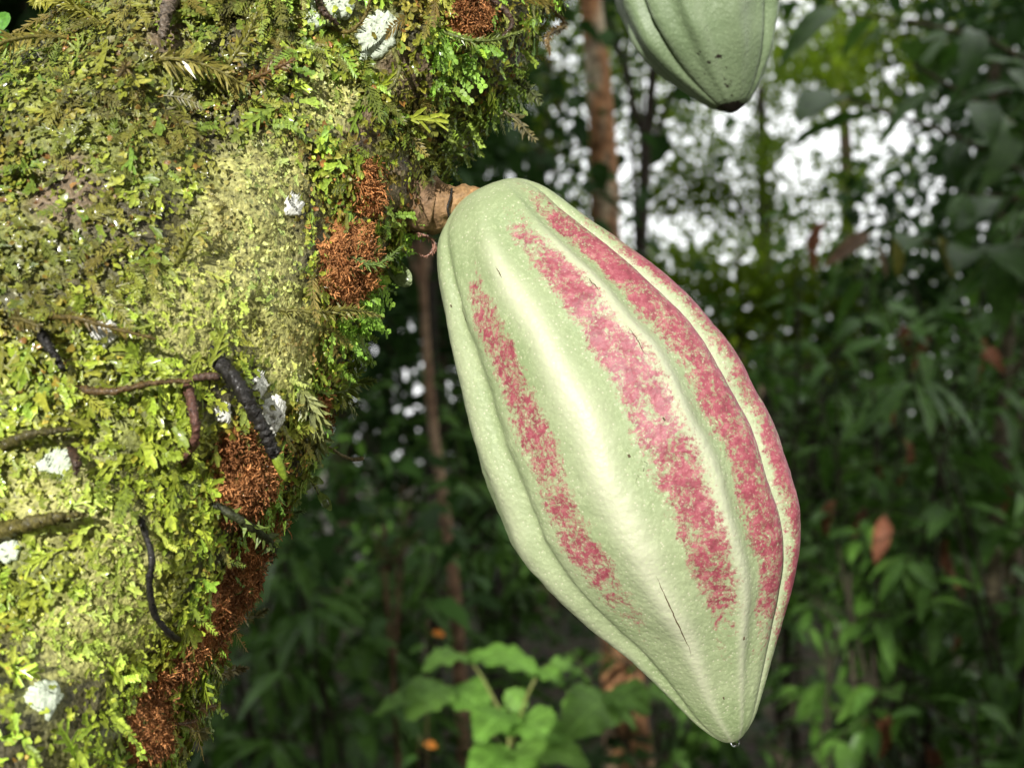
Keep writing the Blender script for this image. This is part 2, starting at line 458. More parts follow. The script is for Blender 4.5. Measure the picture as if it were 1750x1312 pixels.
def t_rust(s):
    """a little bush of branching crooked filaments"""
    r = random.Random(s); ps = []
    def fil(o, d, L, w, depth):
        o = np.array(o); pts = [o]
        for q in range(3):
            d = nrm(d + np.array([r.gauss(0, .5), r.gauss(0, .5), r.gauss(0, .4)])); pts.append(pts[-1] + d * L / 3)
        pts = np.array(pts); sd = nrm(np.cross(d, [r.gauss(0, 1), r.gauss(0, 1), r.gauss(0, 1)]))
        ww = np.array([w, w, w * 1.1, w * 0.9])[:, None]
        V = np.stack([pts + sd * ww, pts - sd * ww], 1).reshape(-1, 3); Fa = []
        for q in range(3): Fa += [[2 * q, 2 * q + 1, 2 * q + 3], [2 * q, 2 * q + 3, 2 * q + 2]]
        ps.append((V, np.array(Fa)))
        if depth:
            for q in range(2): fil(pts[1 + q], nrm(d + np.array([r.gauss(0, .8), r.gauss(0, .8), r.gauss(0, .5)])), L * 0.55, w * 0.8, depth - 1)
    fil((0, 0, 0), np.array([0.6, 0, 0.6]), 1.0, 0.05, 1); fil((0, 0, 0), np.array([-0.2, 0.6, 0.6]), 0.8, 0.05, 1)
    return cat(ps)

def t_flake(s):
    r = random.Random(s); m_ = 5; V = [[0, 0, 0.05]]
    for q in range(m_):
        a_ = 2 * math.pi * q / m_ + r.uniform(-.4, .4); d = r.uniform(0.25, 0.6); V.append([0.35 + d * math.cos(a_), d * math.sin(a_) * 0.8, r.uniform(-0.12, 0.3)])
    return np.array(V), np.array([[0, 1 + q, 1 + (q + 1) % m_] for q in range(m_)])

def batch(templates, pos, tang, nor, scale, col, droop=0.0, tip=0.25):
    """copies of the templates at pos; local x -> tang, z -> nor"""
    nor = nrm(nor); tang = nrm(tang - nor * (tang * nor).sum(1, keepdims=True)); side = np.cross(nor, tang)
    which = rng.integers(0, len(templates), len(pos)); Vs, Fs, Cs, off = [], [], [], 0
    droop = np.broadcast_to(droop, (len(pos),))
    for t, (tv, tf) in enumerate(templates):
        m = np.where(which == t)[0]
        if not len(m): continue
        Rm = np.stack([tang[m], side[m], nor[m]], 1)                    # rows: local axes
        V = np.einsum('vk,mkw->mvw', tv, Rm) * scale[m][:, None, None] + pos[m][:, None]
        V[..., 2] -= (droop[m] * scale[m])[:, None] * (np.clip(tv[:, 0], 0, 1.2) ** 2)[None]
        Cc = col[m][:, None, :] * (1 + tip * (np.clip(tv[:, 0], 0, 1) - 0.5))[None, :, None]
        nv = len(tv); Vs.append(V.reshape(-1, 3)); Cs.append(Cc.reshape(-1, 3))
        Fs.append((tf[None] + (np.arange(len(m)) * nv)[:, None, None]).reshape(-1, 3) + off); off += len(m) * nv
    return np.vstack(Vs), np.vstack(Fs), np.vstack(Cs)

def sample_trunk(n, zlo=1.09, zhi=1.66):
    """random points on the displaced bark, mostly on the side that faces the open"""
    ok = np.where((C[:, 2] > zlo) & (C[:, 2] < zhi))[0]
    u = rng.uniform(ok[0], ok[-1] - 1, n); p = rng.uniform(0, NPH, n)
    iu = u.astype(int); ip = p.astype(int); fu = (u - iu)[:, None]; fp = (p - ip)[:, None]; ip2 = (ip + 1) % NPH; ip = ip % NPH
    pos = (surf[iu, ip] * (1 - fp) + surf[iu, ip2] * fp) * (1 - fu) + (surf[iu + 1, ip] * (1 - fp) + surf[iu + 1, ip2] * fp) * fu
    nor = nrm(pos - C[iu])
    n2 = nrm(np.cross(surf[iu, (ip + 2) % NPH] - surf[iu, ip - 2], surf[np.clip(iu + 2, 0, NU - 1), ip] - surf[iu - 2, ip]))
    n2 = n2 * np.sign((n2 * nor).sum(1, keepdims=True)); nor = nrm(nor + 0.7 * n2)
    keep = (nor[:, 1] < 0.2) | (rng.random(n) < 0.16)
    return pos[keep], nor[keep]

YEL = np.array([0.42, 0.54, 0.05]); GRN = np.array([0.19, 0.37, 0.045]); DGR = np.array([0.09, 0.18, 0.03]); OLV = np.array([0.27, 0.26, 0.05])
PAL = np.array([0.60, 0.63, 0.25]); BRN = np.array([0.26, 0.14, 0.045]); LIM = np.array([0.30, 0.50, 0.07])

STALK0, STALK1 = S(712, 350)[0], P(800, 348, .386)
def moss_layer(name, label, n, temps, smin, smax, kind, droop=0.3, lift=0.0, stand=0.15):
    pos, nor = sample_trunk(n)
    wr, ww, wp, wb, wf = (patch_w(pos, q) for q in ('rust', 'white', 'pale', 'bark', 'fine')); ww = patch_w(pos, 'white', 1.3)
    wo_, wy = patch_w(pos, 'olive', 1.0, 0.6), patch_w(pos, 'yellow', 1.0, 0.6)
    big = fbm(pos * 45, 3, 40 + n % 7); sm = fbm(pos * 180, 2, 41)
    pr = np.ones(len(pos))
    pr *= (1 - wr) * (1 - (0.9 if n < 5000 else 0) * patch_w(pos, 'rust', 1.5)) * (1 - 0.97 * ww) * (1 - 0.9 * wb) * (0.35 + 0.65 * sstep(0.36, 0.5, fbm(pos * 110, 2, 123)))
    if kind == 'strap': pr *= (0.25 + 0.75 * sstep(0.38, 0.52, big)) * (1 - 0.6 * wf) * (1 - 0.1 * wp)
    if kind == 'flake': pr = (1 - 0.9 * wr) * (1 - 0.9 * ww) * (1 - 0.45 * wb)
    if kind == 'feather': pr *= sstep(0.62, 0.45, big) * (1 - 0.8 * wp) * (0.45 + 0.55 * wo_) * (1 - 0.5 * wf)
    if kind == 'spray': pr *= np.maximum(wf, 0.10 * sstep(0.5, 0.6, sm)) * (1 - 0.8 * wp)
    if kind == 'tuft': pr *= (0.25 + sstep(0.45, 0.6, sm)) * (1 - 0.7 * wp)
    pr = pr * sstep(0.009, 0.0135, np.linalg.norm(pos - np.clip(((pos - STALK0) @ (STALK1 - STALK0)) / np.dot(STALK1 - STALK0, STALK1 - STALK0), 0, 1)[:, None] * (STALK1 - STALK0) - STALK0, axis=1))
    k = rng.random(len(pos)) < pr
    pos, nor, big, sm, wp, wo_, wy, wf = (q[k] for q in (pos, nor, big, sm, wp, wo_, wy, wf)); m = len(pos)
    r = rng.random(m)[:, None]; hue = fbm(pos * 60, 2, 77)[:, None]
    col = GRN * (1 - r) + YEL * r
    if kind == 'feather': col = OLV * (1 - r) + GRN * 0.9 * r
    if kind == 'spray': col = GRN * (1 - r) + LIM * r
    if kind == 'flake':
        orange = (rng.random((m, 1)) < 0.05 + 0.12 * sstep(0.52, 0.62, hue)); col = (OLV * (1 - r) + YEL * r) * (0.8 + 0.4 * rng.random((m, 1)))
        col = np.where(orange, np.array([0.42, 0.19, 0.05]) * (0.5 + rng.random((m, 1))), col)
    if kind == 'tuft': col = DGR * (1 - r) + GRN * r
    h = sstep(0.5, 0.64, hue); col = col * (1 - 0.6 * h) + BRN * 0.6 * h if kind in ('feather', 'tuft') else col * (1 - 0.15 * h) + BRN * 0.15 * h
    b_ = ((0.75 if kind == 'flake' else 0.45) * wp)[:, None]; col = col * (1 - b_) + PAL * b_
    zone = sstep(0.40, 0.60, fbm(pos * 28, 3, 88))[:, None]; col = col * (0.75 + 0.42 * zone) * np.where(zone > 0.5, 1.0, np.array([1.05, 0.95, 0.9]))
    bz = (0.55 * sstep(0.56, 0.66, fbm(pos * 70, 3, 99)) * (1 - wf))[:, None]; col = col * (1 - bz) + np.array([0.27, 0.15, 0.04]) * (0.5 + r) * bz
    b_ = (0.62 * wo_ * (1 - wf))[:, None]; col = col * (1 - b_) + (np.array([0.125, 0.125, 0.022]) * (0.3 + 1.2 * r)) * b_
    b_ = (0.55 * wy)[:, None]; col = col * (1 - b_) + YEL * b_
    col = col * rng.uniform(0.6, 1.45, (m, 1))
    g = np.array([0, 0, -1.0]); tang = rng.normal(size=(m, 3)) + 0.55 * g + 0.15 * nor
    tang = nrm(tang - nor * (tang * nor).sum(1, keepdims=True))
    nn = nrm(nor + 0.35 * rng.normal(size=(m, 3)) * (0.6 if kind != 'strap' else 0.42) - tang * stand * rng.uniform(-0.2, 2.2, (m, 1)))
    sc = rng.uniform(smin, smax, m) * (0.75 + 0.5 * rng.random(m)) * (1 - 0.35 * wp)
    V, Fa, Cc = batch(temps, pos + nor * (lift + rng.uniform(-0.0005, 0.0025, (m, 1))), tang, nn, sc, col, droop * rng.uniform(0.2, 1.2, m))
    o = mk(name, V, Fa, M['moss'], col=Cc, origin=pos[np.argmin(pos[:, 2])])
    return props(o, label, 'moss', kind='stuff')

moss_layer('leafy_liverwort', 'yellow green forked liverwort spread over the cocoa trunk', 42000, [t_strap(s) for s in range(9)], 0.0024, 0.0058, 'strap', 0.15, 0.0, 0.06)
moss_layer('ribbon_liverwort', 'long lime green branching liverwort ribbons over the finer moss', 1500, [t_ribbon(s) for s in range(20, 30)], 0.006, 0.014, 'strap', 0.25, 0.001, 0.12)
moss_layer('crusty_moss', 'fine crumbly pale and olive moss crust on the cocoa trunk', 90000, [t_flake(s) for s in range(9)], 0.0011, 0.0028, 'flake', 0.0, 0.0004, 0.10)
moss_layer('feather_moss', 'olive feathery moss hanging over the cocoa trunk', 12500, [t_feather(s) for s in range(8)], 0.005, 0.012, 'feather', 0.4, 0.0005, 0.22)
moss_layer('round_leaved_moss', 'fresh green round leaved moss sprays along the trunk edge', 40000, [t_spray(s) for s in range(8)], 0.0045, 0.0095, 'spray', 0.3, 0.0005, 0.5)
moss_layer('tufted_moss', 'small dark green moss tufts between the liverwort on the trunk', 10000, [t_tuft(s) for s in range(6)], 0.002, 0.0045, 'tuft', 0.2)

# ------------------------------------------------------------ rust clumps and lichen crusts on the trunk
RUST_LABELS = [
 'rust brown tatter between the glossy mound and the large ragged clump', 'crumbly brown tatter under the large ragged rust clump', 'crumbly tan tatter above the tan rounded clump', 'outermost rust fringe of the large ragged clump',
 'thin brown fringe below the flat green frond', 'flat flaky orange brown bark above the glossy rust mound',
 'wide rust brown moss clump just left of the hanging green lobe', 'small orange brown moss ridge left of the pod stalk', 'glossy rust moss mound below the black knobby twig',
 'large ragged rust moss clump on the trunk flank below the knobby twig', 'small tan rounded clump on the trunk edge', 'pale orange rust clump near the foot of the trunk edge',
 'brown feathery clump behind the white lichen flakes', 'dull red brown patch at the top near the large lichen', 'little orange buff clump above the lowest rust clump']
rust_t = [t_rust(s) for s in range(8)]
for (px, py, pr), lab in zip(PATCH['rust'], RUST_LABELS):
    c0, n0 = S(px, py); rr = pr / F * 0.36
    root = empty('rust_moss_clump', c0, lab, 'moss', 'rust brown moss clumps on the trunk')
    e1 = nrm(np.cross(n0, [0, 0, 1.0])); e2 = np.cross(n0, e1)
    # lumpy cushion that carries the filaments
    nr, na = 14, 40; V, hh = [], []
    seed = px
    for q in range(nr + 1):
        f = q / nr
        for t in np.linspace(0, 2 * math.pi, na, endpoint=False):
            rn = rr * (0.25 + 1.7 * fbm(np.array([math.cos(t) * 1.7 + seed, math.sin(t) * 1.7, 0.5]), 4, 3))
            p = c0 + (e1 * math.cos(t) + e2 * math.sin(t)) * rn * f
            loc, nn, _, _ = BVH.find_nearest(Vector(p)); loc = np.array(loc); on = nrm(loc - axis_dist(loc))
            h = (1 - f ** 3) * min(0.0055, rr * 0.40) * (0.1 + 1.6 * fbm(loc * 200, 4, 8)) - 0.0008
            V.append(loc + on * h)
    V = np.array(V); i = np.arange(nr)[:, None] * na; j = np.arange(na)[None, :]; k = (j + 1) % na
    Q = np.stack([i + j, i + na + j, i + na + k, i + k], -1).reshape(-1, 4)
    red = 0.35 + 0.65 * ((px * 7) % 10) / 10
    ca, cb = np.array([0.25, 0.10, 0.035]), np.array([0.55, 0.25, 0.09]) * (0.8 + 0.45 * red)
    cc = ca + (cb - ca) * vnoise(V * 350, 3)[:, None]
    mk('cushion', V, Q, M['rust'], root, col=cc)
    nf = int(200 + (rr * 1000) ** 2 * 8.0)
    ii = rng.integers(0, nr * na, nf); pp = V[ii] + rng.normal(size=(nf, 3)) * rr * 0.06
    nn = nrm(pp - np.array([axis_dist(p) for p in pp])); tg = rng.normal(size=(nf, 3)) + np.array([0.5, 0, -0.4])
    tn = np.clip(sstep(0.35, 0.65, fbm(pp * 170, 3, 14))[:, None] * 0.75 + 0.25 * rng.random((nf, 1)), 0, 1); col = (ca * 0.9 + (cb * 1.25 - ca * 0.9) * tn) * rng.uniform(0.6, 1.4, (nf, 1))
    gr = rng.random((nf, 1)) < 0.06; col = np.where(gr, np.array([0.14, 0.17, 0.04]), col)
    Vf, Ff, Cf = batch(rust_t, pp, tg, nn, 0.0011 + 0.0036 * rng.random(nf) ** 2.6, col, 0.15, 0.3)
    f_ = mk('filament', Vf, Ff, M['rust'], root, col=Cf); f_['kind'] = 'stuff'

LICH_LABELS = [
 'largest pale mint lichen patch high on the mossy trunk', 'split mint lichen patch at the top of the trunk beside the largest one', 'round bright white lichen dot left of the pod stalk',
 'white lichen flake beside dark thin stems on the mossy trunk', 'cream lichen patch with a dark stem stub beside it', 'white lichen flake right of the top of the knobby twig',
 'cracked white lichen patch right of the knobby twig', 'tiny white lichen chip below the cracked patch', 'small grey white lichen patch left of the knobby twig',
 'pale lichen spot at the trunk side below the thick olive stem', 'blurred pale lichen patch low on the trunk', 'small cream lichen speck under the largest lichen patch']
for (px, py, pr), lab in zip(PATCH['white'], LICH_LABELS):
    c0, n0 = S(px, py); rr = pr / F * 0.345 * 1.12
    nr, na = 18, 110; e1 = nrm(np.cross(n0, [0, 0, 1.0])); e2 = np.cross(n0, e1); V = []
    ang = np.linspace(0, 2 * math.pi, na, endpoint=False)
    rim = rr * (0.45 + 0.8 * fbm(np.stack([np.cos(ang) * 1.5 + px, np.sin(ang) * 1.5 + py, 0 * ang], -1), 3, 5) + 0.12 * (vnoise(np.stack([np.cos(ang) * 9 + px, np.sin(ang) * 9 + py, 0 * ang], -1), 9) - 0.5))
    rim = rr * np.clip(rim / rr, 0.65, 1.15)
    for q in range(nr + 1):
        f = q / nr
        for t, rn in zip(ang, rim):
            p = c0 + (e1 * math.cos(t) + e2 * math.sin(t)) * rn * f
            loc = np.array(BVH.find_nearest(Vector(p))[0]); on = nrm(loc - axis_dist(loc))
            ax = axis_dist(p); V.append(ax + on * (np.linalg.norm(c0 - axis_dist(c0)) * 0.35 + np.linalg.norm(loc - ax) * 0.65) + on * (0.0022 * (1 - f ** 10) + 0.0009 * (fbm(loc * 520, 3, 2) - 0.5) * (1 - f ** 4) - 0.0006))
    V = np.array(V); i = np.arange(nr)[:, None] * na; j = np.arange(na)[None, :]; k = (j + 1) % na
    Q = np.stack([i + j, i + na + j, i + na + k, i + k], -1).reshape(-1, 4)
    tint = np.array([0.62, 0.69, 0.54]) if py < 120 or px in (96, 76, 14) else np.array([0.78, 0.78, 0.71])
    cc = tint * (0.8 + 0.3 * fbm(V * 300, 2, 6))[:, None]
    props(mk('lichen_patch', V, Q, M['lichen'], col=cc, origin=c0), lab, 'lichen', 'pale lichen patches on the trunk')

# ------------------------------------------------------------ stems, twigs and sprigs growing out of the moss
def stem_thing(name, label, cat_, pix, r0, r1, colour, lift=(0.004, 0.01), knob=0.25, leaf=None, n=26, group=None, tipcol=None):
    """pix: photograph pixels along the stem; leaf=(length, width, step, colour, round) adds leaflets"""
    lf = np.linspace(lift[0], lift[1], len(pix)); lf[0] = -0.002
    if tipcol is None and leaf is None: lf[-1] = -0.0015
    pts = catmull(np.array([S(x, y, l)[0] for (x, y), l in zip(pix, lf)]), n)
    r = np.linspace(r0, r1, n) * (1 + 0.4 * knob * (rng.random(n) - 0.3)); r[-2:] *= [0.85, 0.5]; r[0] *= 0.6
    root = empty(name, pts[0], label, cat_, group)
    pts = catmull(pts, 60); r = np.interp(np.linspace(0, 1, 60), np.linspace(0, 1, n), r)
    V, fs = tube(pts, r, 10)
    V = V + rng.normal(size=V.shape) * (0.05 + knob * 0.2) * r0 + (fbm(V * 700, 2, 5)[:, None] - 0.5) * r0 * 0.8 * nrm(rng.normal(size=(1, 3)))
    cc = np.tile(np.array(colour), (len(V), 1)) * rng.uniform(0.6, 1.4, (len(V), 1))
    mk('stem', V, fs, M['twig'], root, col=cc)
    if tipcol is not None:
        td = nrm(pts[-1] - pts[-9]); tp = catmull([pts[-1] - td * 0.001, pts[-1] + td * 0.0012, pts[-1] + td * 0.0042, pts[-1] + td * 0.0078], 9); tr = np.array([0.5, 0.75, 0.85, 0.88, 0.86, 0.8, 0.7, 0.5, 0.2]) * r1
        V, fs = tube(tp, tr, 9); mk('bud', V, fs, M['moss'], root, col=np.tile(np.array(tipcol), (len(V), 1)))
    if leaf:
        L, W, step, lc, rd = leaf; seg = np.linalg.norm(np.diff(pts, axis=0), axis=1).sum(); m = max(4, int(seg / step))
        q = catmull(pts, m); tg = nrm(np.gradient(q, axis=0)); vw = nrm(CAMLOC - q)
        ps, ts, ns = [], [], []
        for s in (1, -1):
            sd = nrm(np.cross(vw, tg)) * s
            ps.append(q); ts.append(tg * 1.3 + sd + 0.35 * rng.normal(size=q.shape)); ns.append(vw + 0.5 * rng.normal(size=q.shape))
        ps, ts, ns = np.vstack(ps), np.vstack(ts), np.vstack(ns)
        tv = [leaflet((0, 0, 0), 0, 1.0, W / L, 0.1, rd)]
        f = np.concatenate([np.sin(np.pi * np.linspace(0.2, 0.9, m))] * 2)
        V, Fa, Cc = batch(tv, ps, ts, ns, L * f * rng.uniform(0.7, 1.15, len(ps)), np.array(lc) * rng.uniform(0.6, 1.35, (len(ps), 1)), 0.15)
        lo = mk('leaflet', V, Fa, M['moss'], root, col=Cc); lo['kind'] = 'stuff'
    return root

BLK = (0.014, 0.012, 0.010); DBR = (0.06, 0.035, 0.02); OL = (0.17, 0.15, 0.03)
stem_thing('knobby_twig', 'black knobby twig with a green bud tip on the mossy trunk', 'twig', [(362, 596), (378, 650), (404, 715), (414, 765)], 0.0020, 0.0017, BLK, (0.006, 0.014), 0.6, tipcol=(0.22, 0.30, 0.03), n=40)
stem_thing('rootlet', 'thin black rootlet bending to the right low on the trunk', 'root', [(240, 872), (236, 940), (232, 985), (240, 1040), (268, 1076), (318, 1096)], 0.0008, 0.0009, BLK, (0.008, 0.006), 0.5)
stem_thing('dark_stem', 'dark green stem slanting over the rust moss clumps', 'stem', [(352, 850), (385, 885), (420, 915), (465, 955)], 0.0014, 0.0006, (0.03, 0.035, 0.012), (0.008, 0.010), 0.3, leaf=(0.005, 0.0009, 0.004, (0.12, 0.17, 0.03), False))
stem_thing('stem_stub', 'reddish brown forked stub beside the knobby twig', 'stem', [(318, 640), (312, 690), (316, 745), (312, 800)], 0.0014, 0.0010, (0.11, 0.05, 0.035), (0.006, 0.006), 0.5)
stem_thing('side_twig', 'short brown twig joining the stub to the knobby twig', 'twig', [(316, 648), (345, 640), (372, 650)], 0.0011, 0.0009, (0.08, 0.045, 0.03), (0.007, 0.008), 0.4)
for lab, pix, a_, b_, cc in [
   ('thick olive brown stem crossing the left of the trunk', [(-20, 915), (60, 890), (135, 876)], 0.0026, 0.0012, (0.10, 0.085, 0.02)),
   ('dark mossy stem above the thick olive stem', [(-20, 775), (50, 748), (120, 735)], 0.0016, 0.0010, (0.07, 0.06, 0.016)),
   ('black slanting stem below the flake with thin stems', [(60, 555), (88, 600), (112, 640)], 0.0016, 0.0012, BLK),
   ('long brown mossy stem arching under a white flake', [(110, 660), (180, 672), (250, 655), (310, 650)], 0.0012, 0.0009, (0.10, 0.06, 0.02)),
   ('dark brown stem stub beside the cream lichen', [(122, 765), (126, 790), (124, 812)], 0.0014, 0.0010, DBR),
   ('grey brown root running down the top of the trunk', [(296, -10), (298, 40), (290, 90)], 0.0022, 0.0018, (0.13, 0.10, 0.07)),
   ('black forked stem over the split mint lichen', [(540, -10), (552, 25), (575, 45)], 0.0014, 0.0010, DBR),
   ('curved dark stem by the dull red patch', [(838, -10), (850, 30), (828, 62)], 0.0012, 0.0008, DBR)]:
    stem_thing('mossy_stem', lab, 'stem', pix, a_, b_ * 0.6, cc, (0.006, 0.007), 0.4, leaf=(0.0028, 0.0006, 0.0012, (0.22, 0.24, 0.05), False))
for lab, pix, lc, L_ in [
   ('broad olive brown frond spreading over the upper trunk', [(250, 105), (300, 125), (360, 140), (420, 175)], (0.26, 0.23, 0.05), 0.010),
   ('long feathery olive frond rising beside the broad brown frond', [(365, 175), (390, 130), (420, 90), (440, 50)], (0.25, 0.24, 0.04), 0.008),
   ('brown frond curling right along the upper trunk', [(395, 145), (450, 140), (490, 120)], (0.20, 0.11, 0.03), 0.006),
   ('yellow feathery frond at the top corner of the trunk', [(190, 45), (120, 25), (60, 10)], (0.34, 0.33, 0.05), 0.008),
   ('yellow brown frond hanging at the upper trunk edge', [(150, 60), (90, 95), (30, 120), (-10, 150)], (0.28, 0.24, 0.05), 0.008),
   ('short olive frond with dark stem above the pale moss', [(220, 110), (230, 145), (222, 170)], (0.14, 0.10, 0.03), 0.005),
   ('fan of olive fronds left of the round lichen dot', [(300, 460), (312, 420), (335, 375)], (0.26, 0.27, 0.05), 0.007),
   ('brown edged frond below the round lichen dot', [(470, 530), (520, 525), (560, 515), (600, 520)], (0.20, 0.19, 0.04), 0.006),
   ('olive frond beside the split mint lichen', [(560, 45), (590, 55), (615, 30), (625, -5)], (0.22, 0.17, 0.04), 0.004),
   ('curled fringed frond hanging under the largest lichen', [(672, 80), (668, 105), (655, 130), (640, 140)], (0.22, 0.22, 0.06), 0.004),
   ('fringed green frond running below the dull red patch', [(740, 45), (770, 60), (810, 58), (850, 40)], (0.17, 0.22, 0.04), 0.005),
   ('tan feathery frond hanging at the upper right trunk edge', [(922, -10), (930, 25), (938, 60), (940, 95)], (0.26, 0.17, 0.06), 0.004),
   ('green brown frond lying along the trunk left of the pod stalk', [(570, 420), (600, 440), (640, 400)], (0.16, 0.24, 0.05), 0.005),
   ('olive frond tip left of the black slanting stem', [(10, 540), (50, 560), (80, 575)], (0.16, 0.13, 0.03), 0.006),
   ('brown frond over the flake with thin stems', [(70, 540), (130, 553), (190, 570), (250, 585)], (0.18, 0.13, 0.03), 0.005)]:
    stem_thing('moss_frond', lab, 'frond', pix, 0.0007, 0.0004, tuple(x * 0.6 for x in lc), (0.006, 0.012), 0.2, leaf=(L_ * 0.62, L_ * 0.055, 0.0006, lc, False), group='moss fronds on the trunk')
for lab, pix, lc, L_ in [
   ('flat green frond pointing out beside the fine moss on the trunk edge', [(520, 672), (565, 662), (605, 655), (640, 650)], (0.15, 0.20, 0.03), 0.005),
   ('thin green sprig tip poking out below the flat frond', [(560, 700), (590, 695), (612, 688)], (0.14, 0.19, 0.05), 0.003),
   ('green tipped sprig sticking out below the glossy rust mound', [(440, 892), (480, 882), (520, 872)], (0.16, 0.24, 0.08), 0.0035),
   ('brown green sprig drooping under the large ragged rust clump', [(390, 1060), (430, 1055), (458, 1040)], (0.20, 0.19, 0.07), 0.003),
   ('pale sprig with green tip under the tan rounded clump', [(320, 1138), (360, 1142), (400, 1144), (424, 1141)], (0.22, 0.18, 0.08), 0.003),
   ('curved brown hook shaped frond at the lowest trunk edge', [(290, 1212), (320, 1205), (352, 1198)], (0.25, 0.15, 0.06), 0.003),
   ('olive hooked frond under the brown hook', [(295, 1250), (325, 1243), (345, 1250), (352, 1262)], (0.19, 0.17, 0.05), 0.003),
   ('brown sprig above the lowest rust clump', [(282, 1240), (300, 1228), (322, 1220)], (0.25, 0.14, 0.06), 0.0025),
   ('leafy moss branch hanging behind the white flakes', [(505, 640), (512, 690), (525, 740), (535, 790)], (0.20, 0.22, 0.07), 0.006),
   ('brown green tangle hanging at the upper trunk edge', [(860, 190), (885, 205), (900, 225), (915, 240)], (0.17, 0.15, 0.06), 0.004),
   ('thin dark sprig above the brown green tangle', [(880, 140), (905, 155), (925, 175)], (0.10, 0.12, 0.04), 0.004)]:
    stem_thing('moss_sprig', lab, 'sprig', pix, 0.0006, 0.0003, tuple(x * 0.55 for x in lc), (0.004, 0.004), 0.2, leaf=(L_, L_ * 0.16, 0.0009, lc, False), group='moss sprigs along the trunk edge')
stem_thing('pale_thread', 'thin pale thread with a fuzzy end beside the trunk edge', 'thread', [(560, 762), (585, 778), (605, 785), (622, 782)], 0.00035, 0.0008, (0.35, 0.28, 0.16), (0.004, 0.004), 0.6)
stem_thing('curled_tendril', 'reddish curled tendril below the pod stalk', 'tendril', [(688, 402), (712, 398), (738, 410), (742, 425), (728, 438), (712, 432)], 0.0004, 0.0003, (0.24, 0.12, 0.08), (0.004, 0.004), 0.5, leaf=(0.0016, 0.0004, 0.0008, (0.26, 0.13, 0.09), False))
def blade(pts, width, normal, colour, name, parent=None, mat=None, cup=0.15):
    pts = catmull(pts, 14); w = width * np.sin(np.pi * np.linspace(0.08, 0.97, 14)) ** 0.7
    T_ = nrm(np.gradient(pts, axis=0)); sd = nrm(np.cross(T_, normal)); V = []
    for s, zz in ((-1, cup), (-0.5, 0.02), (0, 0), (0.5, 0.02), (1, cup)): V.append(pts + sd * (w * s)[:, None] + np.array(normal) * (w * zz)[:, None])
    V = np.stack(V, 1).reshape(-1, 3); i = np.arange(13)[:, None] * 5; j = np.arange(4)[None]
    Q = np.stack([i + j, i + j + 1, i + j + 6, i + j + 5], -1).reshape(-1, 4)
    return mk(name, V, Q, mat or M['moss'], parent, col=np.tile(np.array(colour), (len(V), 1)), origin=pts[0])
o = blade([P(668, 432, .388), P(676, 458, .385), P(692, 478, .383), P(702, 487, .383)], 0.0034, (0, -1, 0.1), (0.20, 0.26, 0.10), 'hanging_lobe')
props(o, 'small translucent grey green lobe hanging from the trunk below the stalk', 'lobe')
# leafy shoot at the far flank of the trunk
root = empty('leafy_shoot', P(60, 190, .40), 'fresh green leafy shoot beside the far upper flank of the trunk', 'shoot')
V, fs = tube(catmull([P(70, 200, .405), P(20, 175, .40), P(-10, 120, .398), P(-15, 60, .398)], 16), 0.0009, 7); mk('stem', V, fs, M['twig'], root, col=np.tile([0.12, 0.14, 0.03], (len(V), 1)))
for x0, y0, x1, y1, w_ in [(-14, 62, 12, 22, .0038), (-12, 60, 16, 78, .0040), (10, 165, 70, 145, .0040), (15, 172, 30, 215, .0034), (-8, 130, 40, 100, .003), (-10, 200, 20, 245, .0035)]:
    blade([P(x0, y0, .398), P((x0 + x1) / 2, (y0 + y1) / 2 - 3, .395), P(x1, y1, .397)], w_, (0.1, -1, 0.35), (0.10, 0.27, 0.03), 'leaf', root)
# sprig with leaves and a drop
root = empty('hanging_sprig', S(505, 745, 0.004)[0], 'thin hanging sprig with small round green leaves and a water drop', 'sprig')
sp = catmull([S(505, 745, 0.004)[0], P(522, 790, .385), P(532, 820, .384), P(545, 845, .383)], 20)
V, fs = tube(sp, np.linspace(0.0006, 0.0003, 20), 6); mk('stem', V, fs, M['twig'], root, col=np.tile([0.07, 0.07, 0.025], (len(V), 1)))
for (x0, y0), (x1, y1), w_ in [((526, 802), (552, 797), .0011), ((530, 818), (553, 826), .0013), ((532, 830), (505, 838), .0018), ((545, 843), (566, 872), .0017), ((520, 790), (500, 786), .0010)]:
    blade([P(x0, y0, .384), P((x0 + x1) / 2, (y0 + y1) / 2 - 2, .383), P(x1, y1, .384)], w_, (0.1, -1, 0.25), (0.20, 0.28, 0.06), 'leaf', root)
def glass(name, rough=0.0):
    m, nt, b = new_mat(name); b.inputs['Transmission Weight'].default_value = 1.0; b.inputs['IOR'].default_value = 1.33; b.inputs['Roughness'].default_value = rough
    return m
M['water'] = glass('water')
def drop(c, r, parent, name='water_drop', stretch=1.3):
    n, m_ = 12, 16; V = []
    for q in range(n + 1):
        t = math.pi * q / n
        for p in range(m_):
            a_ = 2 * math.pi * p / m_; V.append(np.array(c) + r * np.array([math.sin(t) * math.cos(a_), math.sin(t) * math.sin(a_), math.cos(t) * (stretch if t < math.pi / 2 else 1)]))
    i = np.arange(n)[:, None] * m_; j = np.arange(m_)[None]; k = (j + 1) % m_
    return mk(name, np.array(V), np.stack([i + j, i + m_ + j, i + m_ + k, i + k], -1).reshape(-1, 4), M['water'], parent)
drop(P(556, 862, .3815), 0.0013, root)

